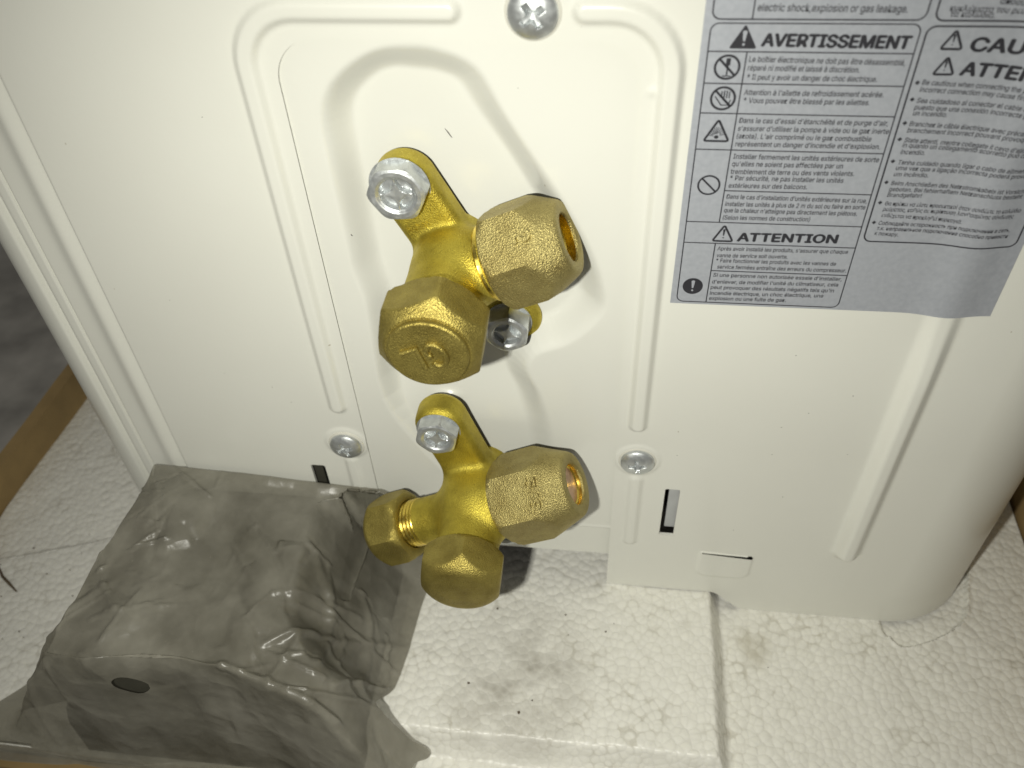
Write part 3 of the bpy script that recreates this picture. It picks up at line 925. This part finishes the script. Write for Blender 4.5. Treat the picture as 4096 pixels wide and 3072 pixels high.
V, Fc = revolve(capo, ldir(-1, 0, 0), ldir(0, 1, 0), pr, 120, 10.2 * math.cos(math.pi / 6), cap0=False, soft=0.25, twist=0.0)
mesh_obj('port_cap', V, Fc, M_CAPB, valve2, angle=35)

# ------------------------------------------------------------------ the warning sticker
LX0, LX1, LZ0, LZ1 = 35.65, 101.4, 27.6, 150.0
us = np.unique(np.concatenate([np.arange(LX0, 84, 2.0), np.arange(84, LX1, 0.25), [LX1]])); zs = np.unique(np.concatenate([np.arange(LZ0, 96, 1.5), np.arange(96, LZ1, 6.0), [LZ1]]))
def label_h(u, z):
    amp = 2.9 - 1.7 * sstep((z - 6.0) / 24.0)
    rib = amp * (1 - sstep((np.abs(u - 92.6) - 0.9) / 3.3))
    return relief_outer(u, z) - rib + (amp + 0.08) * np.exp(-((u - 92.6) / 5.0) ** 2) + 0.10
pts, fcs = clipped_grid(us, zs, lambda u, z: np.ones(u.shape))
sticker = mesh_obj('warning_sticker', wrap(pts[:, 0], pts[:, 1], label_h(pts[:, 0], pts[:, 1])), fcs, M_LABEL, unit)
INK = MB()
def ink(v2, f, lift=0.06):
    v2 = np.asarray(v2, float)
    v3 = wrap(v2[:, 0], v2[:, 1], label_h(v2[:, 0], v2[:, 1]) + lift)
    INK.add(v3, f)
def ink_line(pts, w):
    P = []
    for a, b in zip(pts[:-1], pts[1:]):
        n = max(1, int(math.hypot(b[0] - a[0], b[1] - a[1]) / (0.4 if max(a[0], b[0]) > 84 else 1.5)))
        P += [(a[0] + (b[0] - a[0]) * i / n, a[1] + (b[1] - a[1]) * i / n) for i in range(n)]
    P.append(pts[-1]); P = np.array(P)
    d = np.gradient(P, axis=0); d /= np.linalg.norm(d, axis=1)[:, None] + 1e-12
    nn = np.stack([-d[:, 1], d[:, 0]], 1) * w / 2
    v = np.concatenate([P + nn, P - nn]); n = len(P)
    ink(v, [(i, i + 1, n + i + 1, n + i) for i in range(n - 1)])
def ink_poly(p, lift=0.06):
    p = list(p); ink(p, [tuple(range(len(p)))], lift)
def rbox(x0, x1, z0, z1, r, skip=()):
    p = []
    p += arc(x1 - r, z1 - r, r, 0, 90, 6) + arc(x0 + r, z1 - r, r, 90, 180, 6) + arc(x0 + r, z0 + r, r, 180, 270, 6) + arc(x1 - r, z0 + r, r, 270, 360, 6)
    return p + [p[0]]
LW = 0.22
ink_line(rbox(36.95, 70.6, 28.25, 87.4, 1.4), LW)
ink_line(rbox(36.95, 70.8, 88.05, 140, 1.4), LW * 1.15)
ink_line(rbox(71.6, 99.9, 45.15, 87.1, 1.4), LW * 1.35)
ink_line(rbox(72.2, 99.9, 88.0, 140, 1.4), LW * 1.35)
ink_line([(43.5, 88.05), (43.6, 140)], LW)
for z in (82.65, 77.0, 71.45, 64.28): ink_line([(36.95, z), (70.6, z - 0.1)], LW)
ink_line([(43.35, 55.65), (70.6, 55.6)], LW)
for z in (48.45, 43.45): ink_line([(36.95, z), (70.6, z)], LW)
ink_line([(43.3, 36.63), (70.6, 36.65)], LW)
ink_line([(43.5, 82.6), (43.36, 48.45)], LW)
ink_line([(43.25, 43.4), (43.2, 28.25)], LW)
def rtri(cx, zb, w, h, r):
    a = [(cx, zb + h), (cx - w / 2, zb), (cx + w / 2, zb)]
    out = []
    for i in range(3):
        p, q, s_ = np.array(a[i - 1]), np.array(a[i]), np.array(a[(i + 1) % 3])
        d1 = (p - q) / np.linalg.norm(p - q); d2 = (s_ - q) / np.linalg.norm(s_ - q)
        for k in range(6):
            t = k / 5; out.append(tuple(q + d1 * r * (1 - t) ** 2 + d2 * r * t ** 2))
    return out
def bang(cx, z0, h, w, mat_lift=0.06, dest=None):
    (dest or ink_poly)([(cx - w / 2, z0 + h), (cx - w * 0.22, z0 + h * 0.34), (cx + w * 0.22, z0 + h * 0.34), (cx + w / 2, z0 + h), (cx, z0 + h * 1.06)])
    (dest or ink_poly)([(cx + w * 0.3 * math.cos(t), z0 + h * 0.12 + w * 0.3 * math.sin(t)) for t in np.linspace(0, 6.28, 12)[:-1]])
WHITE = []
def white(p): WHITE.append(list(p))
ink_poly(rtri(42.65, 83.15, 4.7, 4.15, 0.5)); bang(42.7, 83.6, 2.5, 0.75, dest=white)
def ring(cx, cz, r, w):
    n = 40; a = [(cx + (r + w / 2) * math.cos(t), cz + (r + w / 2) * math.sin(t)) for t in np.linspace(0, 2 * math.pi, n + 1)[:-1]]
    b = [(cx + (r - w / 2) * math.cos(t), cz + (r - w / 2) * math.sin(t)) for t in np.linspace(0, 2 * math.pi, n + 1)[:-1]]
    ink(a + b, [(i, (i + 1) % n, n + (i + 1) % n, n + i) for i in range(n)])
def no_sign(cx, cz, r, w):
    ring(cx, cz, r, w); k = r * 0.70
    ink_line([(cx - k, cz + k), (cx + k, cz - k)], w)
no_sign(40.55, 79.9, 2.05, 0.42)
ink_line([(40.65, 81.5), (40.65, 80.2)], 0.75); ink_line([(40.65, 80.2), (40.62, 78.5)], 0.28); ink_line([(39.9, 78.35), (41.3, 78.35)], 0.2)
no_sign(40.6, 74.25, 2.05, 0.42)
for k in range(4): ink_line([(40.3 + k * 0.45, 75.75 - abs(k - 1.3) * 0.12), (40.3 + k * 0.45, 74.3)], 0.22)
ink_line([(39.2, 74.6), (39.9, 73.7), (40.4, 73.0), (41.6, 73.0), (41.95, 74.0)], 0.22)
def tri_line(cx, zb, w, h, lw):
    p = rtri(cx, zb, w, h, 0.5); ink_line(p + [p[0], p[1]], lw)
tri_line(40.45, 66.0, 4.5, 4.2, 0.42)
for k in range(11):
    a = math.radians(20 + k * 15); r0 = rng.uniform(0.5, 0.8)
    ink_line([(40.4 + r0 * math.cos(a), 66.9 + r0 * math.sin(a)), (40.4 + 1.5 * math.cos(a), 66.9 + (1.15 + 0.75 * math.sin(a)) * math.sin(a))], 0.13)
ink_poly([(40.4 + 0.42 * math.cos(t), 66.8 + 0.36 * math.sin(t)) for t in np.linspace(0, 6.28, 12)[:-1]])
no_sign(40.3, 56.75, 2.0, 0.36)
tri_line(44.55, 44.05, 4.0, 3.75, 0.42); bang(44.6, 44.6, 2.2, 0.5)
ink_poly([(39.95 + 2.1 * math.cos(t), 32.4 + 2.1 * math.sin(t)) for t in np.linspace(0, 2 * math.pi, 41)[:-1]]); bang(39.95, 31.0, 2.8, 0.75, dest=white)
tri_line(76.2, 83.4, 3.4, 3.1, 0.42); bang(76.2, 83.9, 1.85, 0.42)
tri_line(76.25, 79.1, 3.3, 3.0, 0.42); bang(76.25, 79.6, 1.8, 0.42)
for z in (77.6, 74.6, 70.2, 67.1, 62.72, 58.35, 53.98, 49.54):
    ink_poly([(72.6 - 0.42, z), (72.6, z - 0.42), (72.6 + 0.42, z), (72.6, z + 0.42)])

TEXT = [
     ('electric shock,explosion or gas leakage.', 44.05, 89.39, 67.69, 89.24, 2.15, 0) ,
     ('AVERTISSEMENT', 45.7, 83.66, 69.45, 83.41, 4.3, 1) ,
     ('Le boîtier électronique ne doit pas être désassemblé,', 44.03, 80.91, 69.7, 80.56, 1.75, 0) ,
     ('réparé ni modifié et laissé à discrétion.', 44.04, 79.4, 62.63, 79.23, 1.75, 0) ,
     ('* Il peut y avoir un danger de choc électrique.', 44.15, 77.74, 65.88, 77.64, 1.75, 0) ,
     ("Attention à l'ailette de refroidissement acérée.", 44.08, 74.97, 67.7, 74.91, 1.75, 0) ,
     ('* Vous pouvez être blessé par les ailettes.', 44.21, 73.49, 65.74, 73.42, 1.75, 0) ,
     ("Dans le cas d'essai d'étanchéité et de purge d'air,", 44.04, 69.69, 69.85, 69.63, 1.75, 0) ,
     ("s'assurer d'utiliser la pompe à vide ou le gaz inerte", 44.03, 68.14, 70.35, 68.09, 1.75, 0) ,
     ("(azote). L'air comprimé ou le gaz combustible", 44.03, 66.63, 67.74, 66.54, 1.75, 0) ,
     ("représentent un danger d'incendie et d'explosion.", 44.02, 65.04, 69.64, 65.08, 1.75, 0) ,
     ('Installer fermement les unités extérieures de sorte', 44.01, 62.5, 70.11, 62.46, 1.8, 0) ,
     ("qu'elles ne soient pas affectées par un", 43.99, 60.95, 64.07, 61.01, 1.8, 0) ,
     ('tremblement de terre ou des vents violents.', 43.97, 59.31, 66.48, 59.49, 1.8, 0) ,
     ('* Par sécurité, ne pas installer les unités', 44.03, 57.97, 64.85, 58.01, 1.8, 0) ,
     ('extérieures sur des balcons.', 44.01, 56.32, 58.64, 56.43, 1.8, 0) ,
     ("Dans le cas d'installation d'unités extérieures sur la rue,", 43.96, 53.89, 70.16, 53.79, 1.75, 0) ,
     ('installer les unités à plus de 2 m du sol ou faire en sorte', 43.92, 52.25, 70.2, 52.37, 1.75, 0) ,
     ("que la chaleur n'atteigne pas directement les piétons.", 43.89, 50.83, 69.06, 50.89, 1.75, 0) ,
     ('(Selon les normes de construction)', 43.89, 49.15, 60.55, 49.32, 1.75, 0) ,
     ('ATTENTION', 47.45, 44.2, 66.64, 44.5, 4.0, 1) ,
     ("Après avoir installé les produits, s'assurer que chaque", 43.83, 41.77, 69.43, 42.01, 1.65, 0) ,
     ('vanne de service soit ouverte.', 43.87, 40.09, 58.01, 40.32, 1.65, 0) ,
     ('* Faire fonctionner les produits avec les vannes de', 43.9, 38.81, 67.77, 39.01, 1.65, 0) ,
     ('service fermées entraîne des erreurs du compresseur.', 44.35, 37.24, 70.13, 37.42, 1.65, 0) ,
     ("Si une personne non autorisée essaie d'installer,", 43.82, 35.11, 69.79, 35.25, 1.65, 0) ,
     ("d'enlever, de modifier l'unité du climatiseur, cela", 43.8, 33.34, 69.38, 33.78, 1.65, 0) ,
     ("peut provoquer des résultats négatifs tels qu'in", 43.71, 31.85, 68.88, 32.2, 1.65, 0) ,
     ('incendie électrique, un choc électrique, une', 43.72, 30.3, 67.04, 30.75, 1.65, 0) ,
     ('explosion ou une fuite de gaz.', 43.71, 28.92, 59.77, 29.17, 1.65, 0) ,
     ('CAU', 79.12, 83.15, 87.38, 82.85, 4.6, 1) ,
     ('ATTEN', 78.91, 79.08, 90.48, 78.37, 4.6, 1) ,
     ('Be cautious when connecting the p', 73.37, 77.28, 90.17, 76.44, 1.6, 0) ,
     ('incorrect connection may cause fire', 73.32, 76.01, 90.64, 75.16, 1.6, 0) ,
     ('Sea cuidadoso al conectar el cable d', 73.41, 74.03, 91.33, 73.29, 1.6, 0) ,
     ('puesto que una conexión incorrecta p', 73.4, 72.79, 91.78, 72.06, 1.6, 0) ,
     ('un incendio.', 73.43, 71.69, 79.19, 71.49, 1.6, 0) ,
     ('Branchez le câble électrique avec précau', 73.42, 69.71, 92.98, 68.77, 1.6, 0) ,
     ('branchement incorrect pouvant provoqu', 73.39, 68.48, 93.39, 67.66, 1.6, 0) ,
     ("State attenti, mentre collegate il cavo d'alim", 73.42, 66.58, 94.17, 65.55, 1.6, 0) ,
     ('in quanto un collegamento scorretto può ca', 73.35, 65.58, 94.53, 64.57, 1.6, 0) ,
     ('incendio.', 73.42, 64.24, 77.67, 64.11, 1.6, 0) ,
     ('Tenha cuidado quando ligar o cabo de aliment', 73.52, 62.15, 95.66, 61.48, 1.55, 0) ,
     ('uma vez que a ligação incorrecta poderá provo', 73.47, 61.0, 96.06, 60.39, 1.55, 0) ,
     ('um incêndio.', 73.46, 59.7, 79.58, 59.61, 1.55, 0) ,
     ('Beim Anschließen des Netzstromkabels ist Vorsicht', 73.48, 57.82, 97.24, 57.17, 1.55, 0) ,
     ('geboten. Bei fehlerhaftem Netzanschluss besteht', 73.45, 56.55, 96.99, 56.09, 1.55, 0) ,
     ('Brandgefahr!', 73.48, 55.28, 79.64, 55.31, 1.55, 0) ,
     ('Θα πρέπει να είστε προσεκτικοί όταν συνδέετε το καλώδιο', 73.5, 53.43, 97.95, 53.02, 1.55, 0) ,
     ('ρεύματος, καθώς σε περίπτωση λανθασμένης σύνδεσης', 73.52, 52.19, 97.04, 51.8, 1.55, 0) ,
     ('ενδέχεται να προκληθεί πυρκαγιά.', 73.55, 50.87, 88.3, 50.22, 1.55, 0) ,
     ('Соблюдайте осторожность при подключении в сеть,', 73.48, 49.06, 97.55, 48.68, 1.55, 0) ,
     ('т.к. неправильное подключение способно привести', 73.46, 47.89, 97.57, 47.32, 1.55, 0) ,
     ('к пожару.', 73.35, 46.7, 77.85, 46.5, 1.55, 0) ,
     ('κυκλώματα του ρεύ', 74.09, 89.54, 85.51, 89.17, 1.7, 0) ,
     ('τα καλώδια.', 74.31, 88.66, 81.26, 88.44, 1.7, 0) ,
     ('αποσυ', 81.25, 90.67, 85.05, 90.43, 1.7, 0) ,
]


for (s_, x0, z0, x1, z1, h, bold) in TEXT:
    h *= 0.68 if bold else 0.80
    v, f = text_mesh(s_, h, width=math.hypot(x1 - x0, z1 - z0), res=3 if bold else 2, offset=0.004 if bold else 0.010)
    if not len(v): continue
    a = math.atan2(z1 - z0, x1 - x0); ca, sa = math.cos(a), math.sin(a)
    wt = 0.055 * h if bold else 0.018 * h
    for k, (ox, oy) in enumerate(((-wt, 0), (wt, 0), (0, wt * 0.7), (0, -wt * 0.7)) if bold else ((0, 0),)):
        x = v[:, 0] + 0.05 * v[:, 1] + ox; y = v[:, 1] + oy
        ink(np.stack([x0 + x * ca - y * sa, z0 + x * sa + y * ca], 1), f, 0.06 + 0.012 * k)
for p_ in WHITE:
    v2 = np.array(p_); INK.add(wrap(v2[:, 0], v2[:, 1], label_h(v2[:, 0], v2[:, 1]) + 0.12), [tuple(range(len(p_)))], 1)
INK.build('printing', [M_INK, M_LABEL], sticker, smooth=False)
# ------------------------------------------------------------------ the bagged part lying on the tray
xs = np.unique(np.concatenate([np.arange(-153, -112, 0.7), np.arange(-112, -98, 0.5), np.arange(-98, -50, 0.6), np.arange(-50, -16, 0.32)]).round(3))
ys = np.unique(np.concatenate([np.arange(-70, -67, 0.3), np.arange(-67, -60, 0.06), np.arange(-60, -57, 0.2), np.arange(-57, -30, 0.5), np.arange(-30, -1.19, 0.35)]).round(3))
X, Y = np.meshgrid(xs, ys, indexing='ij')
# floor below the film: pad, tray, then the drop in front of the tray
pd = sd_rrect(X, Y, -7.2, 22.0, 69.6, 76.8, 2.5)
ground = -94.0 + 8.5 * (1 - sstep((pd + 2) / 4.0))
ground = ground + 1.9 * sstep((-122 - X) / 6)
ground = np.where(Y < -64.6, np.minimum(ground, -94.0), ground)
top = -42.2 + 1.2 * np.sin(X * 0.05 + 1.0) + 0.05 * (Y + 30) - 2.2 * np.exp(-((X + 76) / 14) ** 2 - ((Y + 28) / 12) ** 2)
top += -0.06 * np.maximum(X + 72, 0) - 0.12 * np.maximum(X + 64, 0) * sstep((-28 - Y) / 30)
# sides: distance beyond the edges of the load
right_edge = -55.0 + 17.0 * sstep((Y + 8) / 6) + 12.0 * sstep((-38 - Y) / 18)
left_edge = -107.5 - 4.5 * sstep((-10 - Y) / 25)
fall = 1.75 * (np.sqrt(np.maximum(X - right_edge + 2, 0) ** 2 + 4.5 ** 2) - 4.5) + (4.0 - 2.4 * sstep((-46 - Y) / 10)) * (np.sqrt(np.maximum(left_edge + 1.5 - X, 0) ** 2 + 2.0 ** 2) - 2.0)
frontd = np.maximum(-57.0 - 0.0045 * np.clip(X + 76, -24, 44) ** 2 - Y, 0)
fall = np.hypot(fall, 10.5 * (np.sqrt(frontd ** 2 + 1.8 ** 2) - 1.8))
Zb = top - fall
lo = ground + 1.5
k = 5.0
h = np.clip(0.5 + 0.5 * (Zb - lo) / k, 0, 1); Zb = lo * (1 - h) + Zb * h + k * h * (1 - h) * 0.7
# keep clear of the port cap that hangs over the bag
cap_lim = -61.0 + 0.10 * (X + 30) ** 2 * (X < -30) * 0 + 26.0 * sstep((np.maximum(np.abs(X + 33.5) - 10.5, np.abs(Y + 15.0) - 11.5)) / 9.0)
cap_lim = np.where(Y > -3.2, 0, cap_lim)
Zb = np.minimum(Zb, np.maximum(cap_lim, lo))
# the load fills the bag: a lumpy solid a little below the film
cx_ = np.arange(-118, -37.9, 1.0); cy_ = np.arange(-63.0, -2.9, 0.5)
CX, CY = np.meshgrid(cx_, cy_, indexing='ij')
def samp(A, px, py):
    i = np.clip(np.searchsorted(xs, px) - 1, 0, len(xs) - 2); j = np.clip(np.searchsorted(ys, py) - 1, 0, len(ys) - 2)
    fx = (px - xs[i]) / (xs[i + 1] - xs[i]); fy = (py - ys[j]) / (ys[j + 1] - ys[j])
    return (A[i, j] * (1 - fx) * (1 - fy) + A[i + 1, j] * fx * (1 - fy) + A[i, j + 1] * (1 - fx) * fy + A[i + 1, j + 1] * fx * fy)
CZ = np.full(CX.shape, 1e9)
for dx in (-2.4, 0, 2.4):
    for dy in (-1.6, 0, 1.6):
        CZ = np.minimum(CZ, samp(Zb, np.clip(CX + dx, xs[0], xs[-1]), np.clip(CY + dy, ys[0], ys[-1])))
CZ += -2.2 - 1.6 * sstep(smooth_noise(0, 0, cx_, cy_, 31, 13.0))
def blur(A, n):
    for _ in range(n):
        B = np.pad(A, 1, mode='edge')
        A = (B[:-2, 1:-1] + B[2:, 1:-1] + B[1:-1, :-2] + B[1:-1, 2:] + 2 * A) / 6
    return A
CZ = np.minimum(CZ, -47.5 - 1.25 * np.maximum(-99.0 - CX, 0) ** 1.05)
CZ = np.minimum(CZ, -47.5 - 1.3 * np.maximum(CX + 56.0, 0) ** 1.05)
CZ = np.minimum(blur(CZ, 26), CZ + 1.2)
CG = samp(ground, CX, CY) + 0.3
CZ = np.maximum(CZ, CG + 0.02)
edge_ = np.minimum(np.minimum(CX - cx_[0], cx_[-1] - CX), np.minimum(CY - cy_[0], cy_[-1] - CY))
CZ = np.where(edge_ < 0.01, CG, CZ)
n1_, n2_ = CX.shape; ii_ = np.arange(n1_ * n2_).reshape(n1_, n2_)
Vt = np.stack([CX, CY, CZ], -1).reshape(-1, 3).tolist(); Vb = np.stack([CX, CY, CG - 0.25], -1).reshape(-1, 3).tolist()
Ft = np.stack([ii_[:-1, :-1], ii_[1:, :-1], ii_[1:, 1:], ii_[:-1, 1:]], -1).reshape(-1, 4)
Fl = Ft.tolist() + (Ft[:, ::-1] + n1_ * n2_).tolist()
rg = list(ii_[:, 0]) + list(ii_[-1, 1:]) + list(ii_[-2::-1, -1]) + list(ii_[0, -2:0:-1])
for a in range(len(rg)):
    b_ = (a + 1) % len(rg)
    Fl.append([int(rg[a]), int(rg[a]) + n1_ * n2_, int(rg[b_]) + n1_ * n2_, int(rg[b_])])
part = mesh_obj('packed_part', Vt + Vb, Fl, M_RUBBER, None, loc=(-76, -32, -85.2))
tag(part, 'dark bundle seen dimly through the cloudy plastic bag', 'packed part')

# creases
W = np.zeros(X.shape)
segs = [(-112, -62, -66, -57, 0.9, 1.0), (-66, -57, -38, -63, 1.3, 1.1), (-90, -20, -60, -48, -0.5, 0.9), (-100, -10, -92, -44, -0.5, 1.2), (-52, -8, -44, -52, 0.9, 0.9), (-46, -10, -36, -50, 0.8, 0.8),
        (-60, -14, -48, -30, 0.8, 1.0), (-58, -50, -30, -28, 0.9, 0.9), (-40, -56, -27, -36, 0.8, 0.7), (-44, -60, -30, -52, 1.0, 0.8), (-70, -6, -54, -40, -0.45, 0.9), (-84, -4, -78, -30, 0.35, 1.1),
        (-118, -58, -104, -40, 0.9, 1.3), (-110, -30, -98, -46, 0.9, 1.2), (-124, -64, -112, -52, 0.8, 1.3), (-55, -20, -36, -22, 0.6, 0.7), (-60, -36, -42, -30, 0.5, 0.7), (-54, -58, -46, -34, 0.7, 0.8)]
for (a, b_, c, d, amp, wd) in segs:
    W += amp * np.exp(-(sd_line(X, Y, [(a, b_), ((a + c) / 2 + rng.uniform(-2, 2), (b_ + d) / 2 + rng.uniform(-2, 2)), (c, d)]) / wd) ** 2)
for q in range(130):
    a = rng.uniform(-125, -26); b_ = rng.uniform(-62, -6); t = rng.uniform(0, math.pi); L = rng.uniform(3, 20)
    W += rng.uniform(-0.35, 0.85) * np.exp(-(sd_line(X, Y, [(a, b_), (a + L * math.cos(t), b_ + L * math.sin(t))]) / rng.uniform(0.28, 0.7)) ** 2)
W += smooth_noise(0, 0, xs, ys, 20, 19.0) * 1.4 + smooth_noise(0, 0, xs, ys, 21, 8.0) * 0.7 + smooth_noise(0, 0, xs, ys, 22, 3.5) * 0.12
gx_, gy_ = np.gradient(Zb, xs, ys)
nl = np.sqrt(gx_ ** 2 + gy_ ** 2 + 1)
away = sstep((Zb - lo) / 3.0) * sstep((-1.2 - Y) / 3.0)
Wk = np.maximum(W, -1.6) * (0.25 + 0.75 * away)
PX = X - gx_ / nl * Wk; PY = np.minimum(Y - gy_ / nl * Wk, -1.05); PZ = np.maximum(Zb + Wk / nl, ground + 1.0)
outline = catmull([(-106, -1.0), (-72, -1.0), (-39, -1.0), (-29, -1.0), (-29.5, -14), (-30.5, -30), (-32, -45), (-31.5, -51), (-25, -54), (-19, -55.8), (-21.5, -60), (-22.5, -66), (-26, -69.8), (-60, -69.5), (-82, -68.6), (-104, -68.2), (-118, -67.5), (-122, -68.0), (-130, -68.6), (-148, -68.5), (-151.8, -66.0), (-151.5, -56), (-143, -46), (-132, -27), (-119, -11), (-113, -3)], 4)
def keep_bag(u, z):
    k = -sd_poly(u, z, outline)
    hx = samp(PX, u, z) + 91.6; hz = samp(PZ, u, z) + 54.2 + 0.25 * hx          # punched vent hole in the front
    return np.where(z < -54, np.minimum(k, 2.0 * ((hx / 4.3) ** 2 + (hz / 3.6) ** 2 - 1)), k)
pts, fcs = clipped_grid(xs, ys, keep_bag)
V = np.stack([samp(PX, pts[:, 0], pts[:, 1]), samp(PY, pts[:, 0], pts[:, 1]), samp(PZ, pts[:, 0], pts[:, 1])], -1)
bag = mesh_obj('plastic_bag', V, fcs, M_FILM, None, loc=(-76, -32, -85.2))
tag(bag, 'cloudy crumpled plastic bag lying on the white foam against the cream metal panel', 'plastic bag')

# ------------------------------------------------------------------ small litter on the tray
def litter(name, pts3, r, mat, label, cat):
    c = np.mean(pts3, 0)
    o = mesh_obj(name, *tube_vf(pts3, [r * 0.5] + [r] * (len(pts3) - 2) + [r * 0.5], 7), mat, None, loc=c)
    return tag(o, label, cat)
litter('twig', [(-178, -8, -91.9), (-174, -12, -91.8), (-170, -14.5, -91.7), (-166, -17, -91.9)], 0.45, M_DIRT, 'thin brown twig on the white foam beside the plastic bag', 'twig')
mb = MB()
for q in range(36):
    a = rng.uniform(-182, -128); b_ = rng.uniform(-40, 12)
    if q > 24: a = rng.uniform(-20, 110); b_ = rng.uniform(-50, -12)
    z = -91.9 if a < -128 else (-85.0 if a < 60 and b_ > -53 else -93.6)
    if a < -128 and b_ > 0: z = -93.6
    s_ = rng.uniform(0.12, 0.42)
    v, f = revolve((a, b_, z - 0.1), (0, 0, 1), (1, 0, 0), [(0, s_ * 0.6), (s_ * 0.5, s_), (s_, s_ * 0.5)], 6)
    mb.add(np.array(v) + np.array([nrng.normal(0, s_ * 0.2, 3) for _ in v]), f)
o = mb.build('dirt_crumb', M_DIRT, None, smooth=False, loc=(-60, -20, -92))
o['kind'] = 'stuff'; o['label'] = 'scattered dark dirt crumbs on the white foam'; o['category'] = 'dirt'
